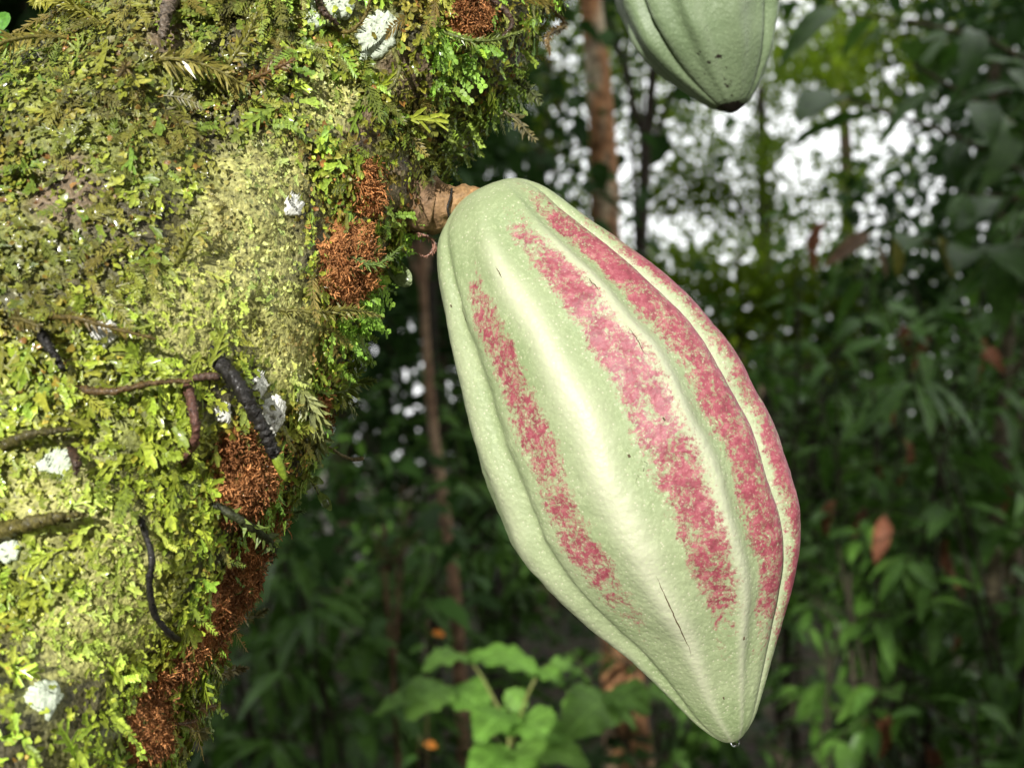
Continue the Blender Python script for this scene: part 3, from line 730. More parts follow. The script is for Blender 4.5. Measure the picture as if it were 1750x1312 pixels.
# ------------------------------------------------------------ cocoa pods
def pod_material(name, red_on=True, spots=False):
    m, nt, b = new_mat(name)
    tc = N(nt, 'ShaderNodeTexCoord'); L = nt.links.new
    def noise(scale, det=4, rough=0.55, dist=0.0):
        q = N(nt, 'ShaderNodeTexNoise'); q.inputs['Scale'].default_value = scale; q.inputs['Detail'].default_value = det; q.inputs['Roughness'].default_value = rough; q.inputs['Distortion'].default_value = dist
        L(tc.outputs['Object'], q.inputs['Vector']); return q.outputs[0]
    def attr(n_):
        q = N(nt, 'ShaderNodeAttribute'); q.attribute_name = n_; return q.outputs['Fac']
    if red_on: g1, g2, pale = (0.245, 0.315, 0.15), (0.35, 0.405, 0.23), (0.56, 0.57, 0.41)
    else: g1, g2, pale = (0.15, 0.21, 0.105), (0.20, 0.26, 0.145), (0.27, 0.33, 0.21)
    r = ramp(nt, [(0.32, g1), (0.68, g2)]); L(noise(38, 5, 0.6), r.inputs[0])
    c = mixc(nt, attr('crest'), r.outputs[0], pale)
    # fine pale corky flecks
    fl = ramp(nt, [(0.52, (0, 0, 0)), (0.66, (1, 1, 1))]); L(noise(760, 3, 0.7), fl.inputs[0])
    ff = N(nt, 'ShaderNodeMath', operation='MULTIPLY'); ff.inputs[1].default_value = 0.5; L(fl.outputs[0], ff.inputs[0])
    c = mixc(nt, ff.outputs[0], c, tuple(min(1, x * 1.35) for x in g2))
    vo = N(nt, 'ShaderNodeTexVoronoi'); vo.inputs['Scale'].default_value = 560; L(tc.outputs['Object'], vo.inputs['Vector'])
    vr = ramp(nt, [(0.10, (1, 1, 1)), (0.22, (0, 0, 0))]); L(vo.outputs['Distance'], vr.inputs[0])
    vf = N(nt, 'ShaderNodeMath', operation='MULTIPLY'); vf.inputs[1].default_value = 0.4; L(vr.outputs[0], vf.inputs[0])
    c = mixc(nt, vf.outputs[0], c, tuple(min(1, x * 1.1 + 0.04) for x in pale))
    if red_on:
        n_a, n_b = noise(150, 8, 0.76, 0.7), noise(800, 4, 0.75)
        s1 = N(nt, 'ShaderNodeMath', operation='MULTIPLY_ADD'); s1.inputs[1].default_value = 1.2; L(n_a, s1.inputs[0])
        s0 = N(nt, 'ShaderNodeMath', operation='MULTIPLY'); s0.inputs[1].default_value = 1.0; L(n_b, s0.inputs[0]); L(s0.outputs[0], s1.inputs[2])
        s2 = N(nt, 'ShaderNodeMath', operation='ADD'); L(s1.outputs[0], s2.inputs[0]); L(attr('red'), s2.inputs[1])
        rm = ramp(nt, [(0.0, (0, 0, 0)), (0.975, (0, 0, 0)), (1.0, (1, 1, 1))])
        mr = N(nt, 'ShaderNodeMapRange'); mr.inputs[1].default_value = 1.50; mr.inputs[2].default_value = 1.74; L(s2.outputs[0], mr.inputs[0])
        rc = ramp(nt, [(0.34, (0.19, 0.008, 0.04)), (0.52, (0.30, 0.028, 0.075)), (0.70, (0.42, 0.12, 0.15))]); L(noise(330, 4, 0.7), rc.inputs[0])
        mf = N(nt, 'ShaderNodeMath', operation='MULTIPLY'); mf.inputs[1].default_value = 0.9; L(mr.outputs[0], mf.inputs[0])
        c = mixc(nt, mf.outputs[0], c, rc.outputs[0])
        c = mixc(nt, vf.outputs[0], c, mixc(nt, 0.5, c, (0.7, 0.6, 0.45)))
    if spots:
        s2 = N(nt, 'ShaderNodeMath', operation='ADD'); L(noise(240, 3, 0.6), s2.inputs[0]); L(attr('spot'), s2.inputs[1])
        mr = N(nt, 'ShaderNodeMapRange'); mr.inputs[1].default_value = 0.74; mr.inputs[2].default_value = 0.80; L(s2.outputs[0], mr.inputs[0])
        c = mixc(nt, mr.outputs[0], c, (0.02, 0.015, 0.01))
    L(c, b.inputs['Base Color'])
    b.inputs['Roughness'].default_value = 0.52; b.inputs['Specular IOR Level'].default_value = 0.45
    b.inputs['Coat Weight'].default_value = 0.04; b.inputs['Coat Roughness'].default_value = 0.36
    b.inputs['Subsurface Weight'].default_value = 0.0
    h = N(nt, 'ShaderNodeMath', operation='ADD'); L(noise(900, 3, 0.6), h.inputs[0]); L(vo.outputs['Distance'], h.inputs[1])
    bump(nt, b, h.outputs[0], 0.35, 0.0005)
    return m

# outline of the pod: distance along the stem-to-tip chord, left and right edge (photograph pixels)
PROF = np.array([(-6, 14, 24), (-4, -8, 62), (3, -26, 92), (20, -52, 114), (50, -84, 137), (100, -106, 160), (180, -127, 201), (250, -145, 236), (325, -162, 264), (425, -182, 286),
                 (525, -190, 292), (600, -186, 290), (680, -162, 281), (750, -130, 257), (815, -98, 216), (905, -66, 140), (960, -48, 94), (1000, -29, 58), (1022, -12, 28), (1029, 2, 12)], float)
# ridges and furrows around it: (angle, width, height); 0 faces the open side, positive to the right
RIB = [(-54, 4.5, -.062), (-64, 9, .036), (-84, 7, -.03), (-13, 8, .040), (-33, 11, -.016), (3, 8, -.028), (22, 4.5, .042), (33, 7, -.026), (44, 8, .036), (55.5, 3.6, -.085), (66, 8, .042), (84, 5, -.035),
       (100, 8, .03), (120, 5, -.04), (138, 8, .03), (157, 5, -.04), (176, 8, .03), (-165, 5, -.04), (-147, 8, .03), (-128, 5, -.04), (-108, 9, .03)]
REDS = [(-34.5, 11.5, 60, 870, .57), (11.5, 12.5, 10, 940, .62), (42, 14, -20, 985, .645), (67, 11, 60, 1030, .67), (100, 9, 150, 900, .5), (138, 9, 150, 900, .5), (176, 9, 150, 850, .48), (-147, 9, 200, 800, .45), (-108, 8, 250, 700, .42)]

def pod_geometry(A0, e1, e2, e3, k, nu, nt_, bulge=1.0, ribs=RIB, rib_gain=1.0, seed=0, blunt=0.0):
    pr = catmull(PROF, nu); s, Lf, Rt = pr.T; c, h = (Lf + Rt) / 2, (Rt - Lf) / 2 * bulge; h = np.maximum(h * (1 + blunt * sstep(700, 930, s) * sstep(1031, 1000, s)), 0.5)
    th = np.linspace(-180, 180, nt_, endpoint=False)
    Sg, Tg = np.meshgrid(s, th, indexing='ij')
    pq = np.stack([np.cos(np.radians(Tg)) * 1.5, np.sin(np.radians(Tg)) * 1.5, Sg / 140.0], -1)
    drift = -11 * sstep(560, 860, Sg) * np.cos(np.radians(Tg * 0.8)) + (np.sin(pq[..., 2] * 2.1 + pq[..., 0] * 1.3 + seed) * 0.5 + np.sin(pq[..., 2] * 4.7 + pq[..., 1] * 1.7) * 0.3) * 2.2
    rel = Tg - drift
    env = (0.25 + 0.75 * sstep(-5, 130, Sg)) * (0.35 + 0.65 * sstep(1030, 800, Sg)) * rib_gain * 1.2
    rho = np.ones_like(Sg); crest = np.zeros_like(Sg)
    for a0, w0, h0 in ribs:
        d = (rel - a0 + 180) % 360 - 180
        w1 = w0 * (0.85 + 0.5 * fbm(pq * [1, 1, 1.2] + a0, 2, 5))
        rho += env * h0 * np.exp(-(d / w1) ** 2)
    for a0, w0, h0 in ((-64, 5, .35), (-13, 6.5, .80), (23, 4.0, .75), (57, 2.2, .5), (100, 4, .6), (138, 4, .6), (176, 4, .6), (-147, 4, .6), (-108, 4, .6)):
        d = (rel - a0 + 180) % 360 - 180
        crest = np.maximum(crest, h0 * np.exp(-(d / w0) ** 2) * sstep(40, 200, Sg) * (0.55 + 0.45 * sstep(1000, 800, Sg)))
    rho += (fbm(pq * 2.2, 4, 61 + seed) - 0.5) * 0.036 * env
    rho += (fbm(pq * 9, 3, 62 + seed) - 0.5) * 0.008
    H = h[:, None] * rho
    t = np.radians(Tg)
    off = (H * np.sin(t) + c[:, None])[..., None] * e2 + (H * np.cos(t))[..., None] * e3 + Sg[..., None] * e1
    V = A0 + k * off
    red = np.full_like(Sg, 0.0)
    for a0, w0, s0, s1, am in REDS:
        d = np.abs((rel - a0 + 180) % 360 - 180) / w0
        red = np.maximum(red, am * (0.45 * sstep(1.25, 0.35, d) + 0.55 * sstep(1.7, 0.2, d)) * sstep(s0 - 60, s0 + 170, Sg) * sstep(s1 + 60, s1 - 230, Sg))
    return V, crest, red, Sg, Tg, (s, th)

def grid_faces(nu, nt_, V):
    i = np.arange(nu - 1)[:, None] * nt_; j = np.arange(nt_)[None]; k = (j + 1) % nt_
    Q = np.stack([i + j, i + k, i + nt_ + k, i + nt_ + j], -1).reshape(-1, 4)
    V = V.reshape(-1, 3); c0, c1 = V[:nt_].mean(0), V[-nt_:].mean(0)
    V = np.vstack([V, c0, c1]); a0, a1 = len(V) - 2, len(V) - 1; jj = np.arange(nt_); kk = (jj + 1) % nt_
    return V, [Q, np.vstack([np.stack([np.full(nt_, a0), kk, jj], -1), np.stack([np.full(nt_, a1), (nu - 1) * nt_ + jj, (nu - 1) * nt_ + kk], -1)])]

PD = 0.385; kpx = PD / F
A0 = P(800, 345, PD); B0 = P(1250, 1265, PD - 0.012); kpx = np.linalg.norm(B0 - A0) / 1026
e1 = nrm(B0 - A0); e3 = nrm(-FWD - e1 * np.dot(-FWD, e1)); e2 = np.cross(e1, e3); e2 = e2 * np.sign(e2[0])
pod = empty('cocoa_pod', A0, 'large ripening cocoa pod, pale green with crimson mottled stripes, hanging from the mossy trunk', 'cocoa pod')
NUP, NTP = 360, 280
PV, crest, red, Sg, Tg, (s_, th_) = pod_geometry(A0, e1, e2, e3, kpx, NUP, NTP)
V, fs = grid_faces(NUP, NTP, PV)
pad = lambda q: np.concatenate([q.ravel(), [0, 0]])
M['pod'] = pod_material('ripening_pod_skin')
mk('husk', V, fs, M['pod'], pod, attrs={'crest': pad(crest), 'red': pad(red)})
m, nt, b = new_mat('crack'); b.inputs['Base Color'].default_value = (0.09, 0.06, 0.03, 1); b.inputs['Roughness'].default_value = 0.8; M['crack'] = m

def pod_crack(s0, s1, th, width, wob, sd):
    n = 26; ss = np.linspace(s0, s1, n); r = np.random.default_rng(sd)
    tt = th + np.cumsum(r.normal(0, wob, n)) - 11 * sstep(560, 860, ss)
    L_, R_ = [], []
    prn = np.interp
    for s, t, w_ in zip(ss, tt, width * np.sin(np.pi * np.linspace(0.03, 0.97, n)) * r.uniform(0.6, 1.2, n)):
        iu = int(np.argmin(abs(s_ - s))); it = int(round((t + 180) / 360 * NTP)) % NTP
        p = PV[iu, it]; nn = nrm(np.cross(PV[iu, (it + 2) % NTP] - PV[iu, it - 2], PV[min(iu + 2, NUP - 1), it] - PV[iu - 2, it]))
        if np.dot(nn, e3) < 0: nn = -nn
        fr = (t + 180) / 360 * NTP - it; p = p + (PV[iu, (it + 1) % NTP] - p) * fr
        sd_ = nrm(np.cross(e1, nn)); L_.append(p + nn * 0.00022 + sd_ * w_); R_.append(p + nn * 0.00022 - sd_ * w_)
    V = np.stack([L_, R_], 1).reshape(-1, 3); i = np.arange(n - 1)[:, None] * 2
    mk('crack', V, np.hstack([i, i + 1, i + 3, i + 2]), M['crack'], pod)
for a_ in [(690, 835, -11.5, .00022, .2, 1), (150, 172, -16, .00016, .2, 2), (232, 262, 20.0, .00016, .15, 4), (330, 385, 20.6, .00016, .12, 5), (170, 215, -53, .00018, .2, 8), (520, 550, 3, .0001, 0.9, 10)]:
    pod_crack(*a_)
# small wounds and specks
for s0, t0 in [(478, 14), (846, 24), (505, -2), (930, 2), (160, -60)]: pod_crack(s0, s0 + 5, t0, .0004, .1, int(s0))
drop(A0 + e1 * (1029 * kpx) + e2 * 5 * kpx - np.array([0, 0, 0.0003]), 0.0016, pod)
# woody stalk and the cushion on the trunk that it grows from
q0 = S(700, 352, -0.01)[0]
st = catmull([q0, P(735, 352, .388), P(762, 350, .386), P(786, 345, .385), P(806, 350, .385), P(818, 358, .385)], 40)
rr = np.interp(np.linspace(0, 1, 40), [0, .2, .4, .55, .7, .85, 1], [.0105, .0098, .0078, .0064, .006, .0066, .004])
V, fs = tube(st, rr, 40)
V = V + nrm(V - st[np.clip(np.arange(len(V)) // 40, 0, 39)]) * ((fbm(V * 180, 4, 4) - 0.5) * 0.0065)[:, None]
mixv = sstep(P(715, 350, .386)[0], P(815, 350, .386)[0], V[:, 0])[:, None]
cc = (np.array([0.22, 0.135, 0.075]) * (1 - mixv) + np.array([0.36, 0.215, 0.095]) * mixv) * (0.55 + 0.9 * fbm(V * 500, 3, 3))[:, None]
M['stalk'] = attr_mat('stalk_bark', rough=0.6, spec=0.3, nscale=800, namp=0.35, bumpd=0.0009)
stalk = mk('stalk', V, fs, M['stalk'], pod, col=cc)
stalk['_o'] = [float(x) for x in A0]
V, fs = tube(catmull([P(772, 322, .380), P(770, 338, .3785), P(765, 355, .3775), P(768, 372, .379)], 16), 0.00045, 6)
o = mk('thread', V, fs, M['twig'], stalk, col=np.tile(BLK, (len(V), 1)))

# the greener pod behind
D2 = 0.48; A2 = P(1188, -400, D2); B2 = P(1256, 192, D2)
f1 = nrm(B2 - A2); f3 = nrm(-FWD - f1 * np.dot(-FWD, f1)); f2 = np.cross(f1, f3); f2 = -f2 * np.sign(f2[0])
k2 = np.linalg.norm(B2 - A2) / 1029
pod2 = empty('cocoa_pod', A2, 'plain grey green cocoa pod with a blackened speckled tip, hanging higher behind', 'cocoa pod')
V2, cr2, rd2, S2, T2, (s2_, t2_) = pod_geometry(A2, f1, f2, f3, k2, 150, 160, 1.06, [(a0 + 9, w0 * 1.1, h0) for a0, w0, h0 in RIB], 1.4, 5, 0.32)
V, fs = grid_faces(150, 160, V2)
spot = 0.17 * sstep(800, 900, S2) * np.exp(-((T2 - 8) / 30) ** 2) + 0.75 * sstep(1002, 1024, S2)
M['pod2'] = pod_material('green_pod_skin', False, True)
mk('husk', V, fs, M['pod2'], pod2, attrs={'crest': pad(cr2 * 0.6), 'spot': pad(spot)})
ti = np.argmin(abs(C[:, 2] - (A2[2] + 0.05)))
st = catmull([C[ti], C[ti] + (A2 - C[ti]) * 0.55 + [0, 0, 0.03], A2 + [0, 0, 0.012], A2 + f1 * 0.01], 24)
V, fs = tube(st, np.interp(np.linspace(0, 1, 24), [0, .5, .85, 1], [.011, .007, .0055, .007]), 14)
mk('stalk', V, fs, M['stalk'], pod2, col=np.tile([0.2, 0.13, 0.07], (len(V), 1)))

# ------------------------------------------------------------ leaves, shrubs and trees
def leaf_data(name, L, W, droop, fold, wave, mats, n=9, shape=0.45, petiole=0.06, seed=0):
    """one leaf along +x with a folded midrib, drooping blade and drip tip; shared by its copies"""
    x = np.linspace(0, 1, n); r = random.Random(seed)
    w = W * np.sin(np.pi * np.clip(x ** (0.9 if shape < 0.5 else 0.75), 0.02, 0.985)) ** 0.8
    w[-1] = 0.0006
    V, UV = [], []
    for q, xx in enumerate(x):
        zc = -droop * L * xx ** 2 + 0.1 * L * xx
        for sgn in (-1, -0.5, 0, 0.5, 1):
            V.append((petiole * L + xx * L, sgn * w[q], zc + fold * abs(sgn) * w[q] + wave * L * 0.04 * math.sin(xx * 17 + sgn * 2.2 + seed) * abs(sgn)))
            UV.append((xx, sgn * w[q] / W))
    i = np.arange(n - 1)[:, None] * 5; j = np.arange(4)[None]
    Q = np.stack([i + j, i + 5 + j, i + 6 + j, i + 1 + j], -1).reshape(-1, 4)
    pv, pf = tube(np.array([[0, 0, 0.0], [petiole * L * 0.5, 0, 0.004 * L], [petiole * L * 1.1, 0, 0]]), L * 0.011, 4, False)
    off = len(V); V = np.vstack([V, pv]); UV += [(0, 0.01)] * len(pv)
    me = mesh_data(name, V, [np.vstack([Q, pf[0] + off])])
    uvl = me.uv_layers.new(name='UVMap'); li = np.zeros(len(me.loops), np.int32); me.loops.foreach_get('vertex_index', li)
    uvl.data.foreach_set('uv', np.asarray(UV, np.float32)[li].ravel())
    me.materials.append(mats)
    return me

def leaf_kit(name, L, W, mat, droops=(0.15, 0.35, 0.6, 0.9), fold=0.25, wave=0.5, shape=0.4):
    return [leaf_data(name, L * f, W * f, d, fold, wave, mat, seed=q, shape=shape) for q, (d, f) in enumerate(zip(droops, (1.0, 1.12, 0.88, 1.0)))]

def put_leaf(parent, me, p, d, up, scale=1.0, name='leaf'):
    d = nrm(d); y = nrm(np.cross(up, d)); zv = np.cross(d, y)
    o = bpy.data.objects.new(name, me); COL.objects.link(o); o.parent = parent
    rel = np.asarray(p) - np.array(parent['_o'])
    Mx = Matrix(((d[0] * scale, y[0] * scale, zv[0] * scale, rel[0]), (d[1] * scale, y[1] * scale, zv[1] * scale, rel[1]), (d[2] * scale, y[2] * scale, zv[2] * scale, rel[2]), (0, 0, 0, 1)))
    o.matrix_local = Mx
    return o

def gz(x, y):
    return float((fbm(np.array([[x * 0.5, y * 0.5, 0]]), 4, 3)[0] - 0.5) * 0.22 + (fbm(np.array([[x * 0.04, y * 0.04, 0]]), 3, 9)[0] - 0.5) * 2.0 * sstep(10, 60, math.hypot(x, y)))

def shrub(name, label, cat_, x, y, h, spread, nleaf, kits, seed, stems=4, zlo=0.3, lean=(0, 0), twigs=7, per=6, group=None, dead=0.0, stem_r=0.009, bark=(0.035, 0.03, 0.018), hang=0.4, twl=(0.12, 0.3)):
    r = np.random.default_rng(seed); b0 = np.array([x, y, gz(x, y)])
    root = empty(name, b0, label, cat_, group); cnt = 0
    for s in range(stems):
        a_ = r.uniform(0, 2 * math.pi); sp_ = spread * r.uniform(0.3, 1.0); hh = h * r.uniform(0.65, 1.0) if s else h
        top = b0 + [math.cos(a_) * sp_ + lean[0], math.sin(a_) * sp_ + lean[1], hh]
        pts = catmull([b0 + [0.02 * s, 0, -0.03], b0 + (top - b0) * [0.25, 0.25, 0.4] + r.normal(0, 0.03, 3), b0 + (top - b0) * [0.6, 0.6, 0.75] + r.normal(0, 0.03, 3), top], 14)
        parts = [tube(pts, np.linspace(stem_r, stem_r * 0.35, 14), 7)]
        tl = []
        for q in range(twigs):
            t = zlo + (1 - zlo) * (q + r.random()) / twigs; p = pts[min(13, int(t * 13))]
            d = nrm([r.normal(), r.normal(), r.uniform(-0.1, 0.6)]); L_ = r.uniform(*twl)
            if q == twigs - 1: p, d = pts[-1], nrm(np.array([r.normal() * 0.4, r.normal() * 0.4, 0.5]))
            tw = catmull([p, p + d * L_ * 0.55 + [0, 0, 0.02], p + d * L_ - [0, 0, hang * 0.12 * L_]], 6)
            parts.append(tube(tw, np.linspace(stem_r * 0.35, stem_r * 0.16, 6), 5)); tl.append((tw, d))
        V, fs = join(parts)
        mk('stem', V, fs, M['forest_bark'], root, col=np.tile(np.array(bark), (len(V), 1)) * r.uniform(0.7, 1.3, (len(V), 1)))
        for tw, d in tl:
            for q in range(per):
                if cnt >= nleaf: break
                f = 0.25 + 0.75 * (q + 1) / per; p = tw[0] + (tw[-1] - tw[0]) * f if q < per - 2 else tw[-1]
                an = q * 2.4 + r.uniform(-.4, .4); sd = nrm(np.cross(d, [0.01, 0, 1.0]))
                ld = nrm(d * r.uniform(0.3, 1.0) + sd * math.cos(an) + np.array([0, 0, 1]) * (0.45 * math.sin(an) - hang))
                kit = kits[int(r.integers(0, len(kits)))]; isdead = r.random() < dead
                if isdead: kit = KIT['dead']; ld = nrm(ld + [0, 0, -1.2])
                o = put_leaf(root, kit[int(r.integers(0, len(kit)))], p, ld, nrm(np.array([r.normal() * 0.35, r.normal() * 0.35 - 0.15, 1.0])), r.uniform(0.75, 1.2))
                if isdead: o['label'] = 'withered reddish brown leaf'
                cnt += 1
    return root

KIT = {
 'cocoa': leaf_kit('leaf', 0.24, 0.045, M['leaf_mid'], (0.3, 0.5, 0.8, 1.0)),
 'broad': leaf_kit('leaf', 0.13, 0.024, M['leaf_dark']),
 'broad_mid': leaf_kit('leaf', 0.12, 0.022, M['leaf_mid']),
 'long': leaf_kit('leaf', 0.17, 0.024, M['leaf_dark'], (0.2, 0.4, 0.7, 1.0)),
 'small': leaf_kit('leaf', 0.075, 0.017, M['leaf_mid'], shape=0.6),
 'near': leaf_kit('leaf', 0.17, 0.031, M['leaf_dark'], (0.2, 0.35, 0.6, 0.8)),
 'near_y': leaf_kit('leaf', 0.13, 0.024, M['leaf_yellow']),
 'dead_long': leaf_kit('leaf', 0.11, 0.012, M['leaf_pink'], (0.2, 0.3, 0.4, 0.5), 0.5, 0.8),
 'dead': leaf_kit('leaf', 0.11, 0.022, M['leaf_dead'], (0.5, 0.7, 0.9, 1.1), 0.7, 1.2),
}

# --- the seedling below the pod, placed leaf by leaf
sd_base = P(905, 1312, 1.5); sd_base = np.array([sd_base[0], sd_base[1], gz(sd_base[0], sd_base[1])])
seedling = empty('seedling_plant', sd_base, 'bright green young plant with broad toothed leaves standing below the pod', 'plant')
D = 1.5
main = catmull([sd_base, sd_base + [0.02, 0.01, 0.4], P(880, 1400, D), P(872, 1290, D), P(868, 1215, D)], 24)
br1 = catmull([P(872, 1240, D), P(850, 1205, D), P(820, 1150, D), P(798, 1125, D)], 10)
br2 = catmull([P(876, 1270, D), P(900, 1190, D - .05), P(925, 1145, D - .05), P(940, 1135, D - .05)], 10)
br3 = catmull([P(874, 1290, D), P(950, 1240, D), P(1000, 1205, D), P(1030, 1180, D + .05)], 10)
br4 = catmull([P(873, 1290, D), P(820, 1230, D + .05), P(790, 1205, D + .06), P(765, 1195, D + .08)], 10)
for q, r0 in ((main, .0045), (br1, .0026), (br2, .0024), (br3, .0022), (br4, .0022)):
    V, fs = tube(q, np.linspace(r0, r0 * 0.6, len(q)), 7); mk('stem', V, fs, M['twig'], seedling, col=np.tile([0.17, 0.19, 0.05], (len(V), 1)))
def seed_leaf(me_w, x0, y0, x1, y1, d0, d1, tilt, W_, seed):
    """blade from pixel 0 (base) to pixel 1 (tip); tilt turns its face towards the light"""
    p0, p1 = P(x0, y0, d0), P(x1, y1, d1); L_ = np.linalg.norm(p1 - p0)
    n, m_ = 15, 9; r = random.Random(seed); V, UV = [], []
    d = nrm(p1 - p0); y = nrm(np.cross(np.array(tilt, float), d)); zv = np.cross(d, y)
    for q in range(n):
        xx = q / (n - 1); w_ = W_ * (math.sin(math.pi * min(0.985, max(0.03, xx ** 0.72))) ** 0.75)
        if q == n - 1: w_ = 0.0005
        for s in np.linspace(-1, 1, m_):
            tooth = 1 + (0.06 * (1 if q % 2 else -1) if abs(s) == 1 else 0)
            zz = 0.10 * L_ * math.sin(math.pi * xx) - 0.06 * L_ * xx ** 3 + 0.12 * abs(s) * w_ + 0.0035 * math.sin(xx * 24 - abs(s) * 5) * abs(s)
            V.append(p0 + d * xx * L_ + y * s * w_ * tooth + zv * zz); UV.append((xx, s * w_ / W_))
    i = np.arange(n - 1)[:, None] * m_; j = np.arange(m_ - 1)[None]
    Q = np.stack([i + j, i + m_ + j, i + m_ + 1 + j, i + 1 + j], -1).reshape(-1, 4)
    o = mk('leaf', np.array(V), Q, M['leaf_bright'], seedling)
    me = o.data; uvl = me.uv_layers.new(name='UVMap'); li = np.zeros(len(me.loops), np.int32); me.loops.foreach_get('vertex_index', li)
    uvl.data.foreach_set('uv', np.asarray(UV, np.float32)[li].ravel())
for q, a_ in enumerate([
   (800, 1125, 722, 1140, 1.50, 1.42, (0.1, -0.45, 1), .022), (800, 1122, 930, 1150, 1.50, 1.46, (0, -0.35, 1), .030), (940, 1135, 1010, 1165, 1.45, 1.50, (0.3, -0.3, 1), .020), (905, 1150, 965, 1168, 1.45, 1.40, (0, -0.25, 1), .020),
   (765, 1195, 640, 1212, 1.56, 1.45, (-0.3, -0.7, 0.7), .022), (762, 1170, 695, 1225, 1.54, 1.46, (-0.2, -0.9, 0.5), .034), (770, 1180, 835, 1215, 1.55, 1.48, (0.25, -0.8, 0.6), .036),
   (870, 1215, 815, 1262, 1.50, 1.42, (-0.2, -0.8, 0.6), .034), (872, 1235, 960, 1262, 1.50, 1.42, (0.2, -0.7, 0.7), .036), (1040, 1190, 960, 1262, 1.53, 1.44, (-0.1, -0.9, 0.5), .040),
   (1045, 1178, 1108, 1216, 1.55, 1.47, (0.2, -0.9, 0.4), .030), (1030, 1200, 1090, 1245, 1.52, 1.50, (0.4, -0.5, 0.7), .014), (880, 1280, 1005, 1305, 1.48, 1.38, (0.1, -0.6, 0.8), .034),
   (875, 1285, 800, 1330, 1.48, 1.40, (-0.2, -0.8, 0.6), .034), (872, 1290, 905, 1350, 1.46, 1.36, (0.2, -0.9, 0.4), .030), (870, 1212, 895, 1175, 1.52, 1.54, (0.2, -0.8, 0.5), .018), (1100, 1180, 1160, 1208, 1.6, 1.6, (0.2, -0.4, .8), .012)]):
    seed_leaf(None, *a_[:6], a_[6], a_[7], q)

# --- shrubs: position given by pixel column and distance
def X(px, d): return (px - 875.0) / F * d
def at(px, d): return X(px, d), d
K = KIT
for name, lab, px, d, h, sp_, nl, kits, kw in [
  ('broadleaf_shrub', 'dense dark green shrub with drooping leaves and withered brown leaves right of the pod', 1475, 3.3, 1.95, 0.42, 290, [K['broad'], K['broad_mid']], dict(stems=7, twigs=8, dead=0.05, zlo=0.2)),
  ('broadleaf_shrub', 'taller dark shrub with long narrow leaves behind the withered leaf shrub', 1560, 3.8, 2.0, 0.5, 290, [K['broad'], K['long']], dict(stems=7, twigs=8, dead=0.02, zlo=0.25)),
  ('broadleaf_shrub', 'shadowed shrub of narrow leaves at the dark forest margin', 1740, 3.0, 1.75, 0.4, 200, [K['long']], dict(stems=6, twigs=7, zlo=0.25)),
  ('small_leaved_shrub', 'loose shrub with small light green leaves behind the pod edge', 1310, 4.6, 2.2, 0.6, 280, [K['small'], K['broad_mid']], dict(stems=7, twigs=8, zlo=0.3, per=7)),
  ('small_leaved_shrub', 'low dark shrub with few leaves under the withered leaf shrub', 1380, 3.4, 0.85, 0.35, 60, [K['broad'], K['long']], dict(stems=6, twigs=6, dead=0.03)),
  ('small_leaved_shrub', 'low dark shrub in the shade beside the orange scarred stem', 1600, 2.8, 0.7, 0.3, 60, [K['small'], K['broad']], dict(stems=5, twigs=5)),
  ('understory_plant', 'dim leafy plant beside the mossy trunk with one yellowish leaf', 590, 3.6, 1.30, 0.4, 200, [K['broad'], K['long']], dict(stems=5, twigs=7, zlo=0.35)),
  ('understory_plant', 'dim plant with wide greyish leaves behind the young bright plant', 690, 4.6, 1.45, 0.5, 240, [K['long'], K['broad']], dict(stems=6, twigs=7, zlo=0.2)),
  ('understory_plant', 'low dim plant between the rust clumps and the thin brown stem', 470, 4.0, 1.2, 0.45, 220, [K['broad'], K['small']], dict(stems=6, twigs=7, zlo=0.15)),
  ('understory_plant', 'small leaved plant showing between trunk and pod', 700, 6.0, 2.0, 0.6, 280, [K['small'], K['broad_mid']], dict(stems=6, twigs=8, zlo=0.3)),
  ('understory_plant', 'shaded plant behind the pod tip with dark drooping leaves', 1120, 4.2, 0.9, 0.5, 100, [K['long'], K['broad']], dict(stems=6, twigs=6, zlo=0.15)),
  ('understory_plant', 'narrow leaved plant left of the pod in the forest shade', 850, 5.2, 1.7, 0.5, 240, [K['long'], K['broad_mid']], dict(stems=6, twigs=7, zlo=0.2)),
  ('understory_plant', 'wide shrub in deep shade behind the dark right margin', 1720, 4.8, 2.6, 0.6, 280, [K['broad'], K['long']], dict(stems=7, twigs=8, zlo=0.2)),
  ('understory_plant', 'bushy plant lit from above under the bright sky gap', 1450, 6.0, 2.05, 0.8, 290, [K['broad_mid'], K['broad']], dict(stems=7, twigs=8, zlo=0.3)),
  ('understory_plant', 'bushy plant under the sky gap nearest the brown tree stem', 1190, 6.6, 2.0, 0.8, 290, [K['broad_mid'], K['small']], dict(stems=7, twigs=8, zlo=0.3)),
]:
    x_, y_ = at(px, d)
    shrub(name, lab, 'shrub' if 'shrub' in name else 'plant', x_, y_, h, sp_, nl, kits, px + int(d * 10), **kw)

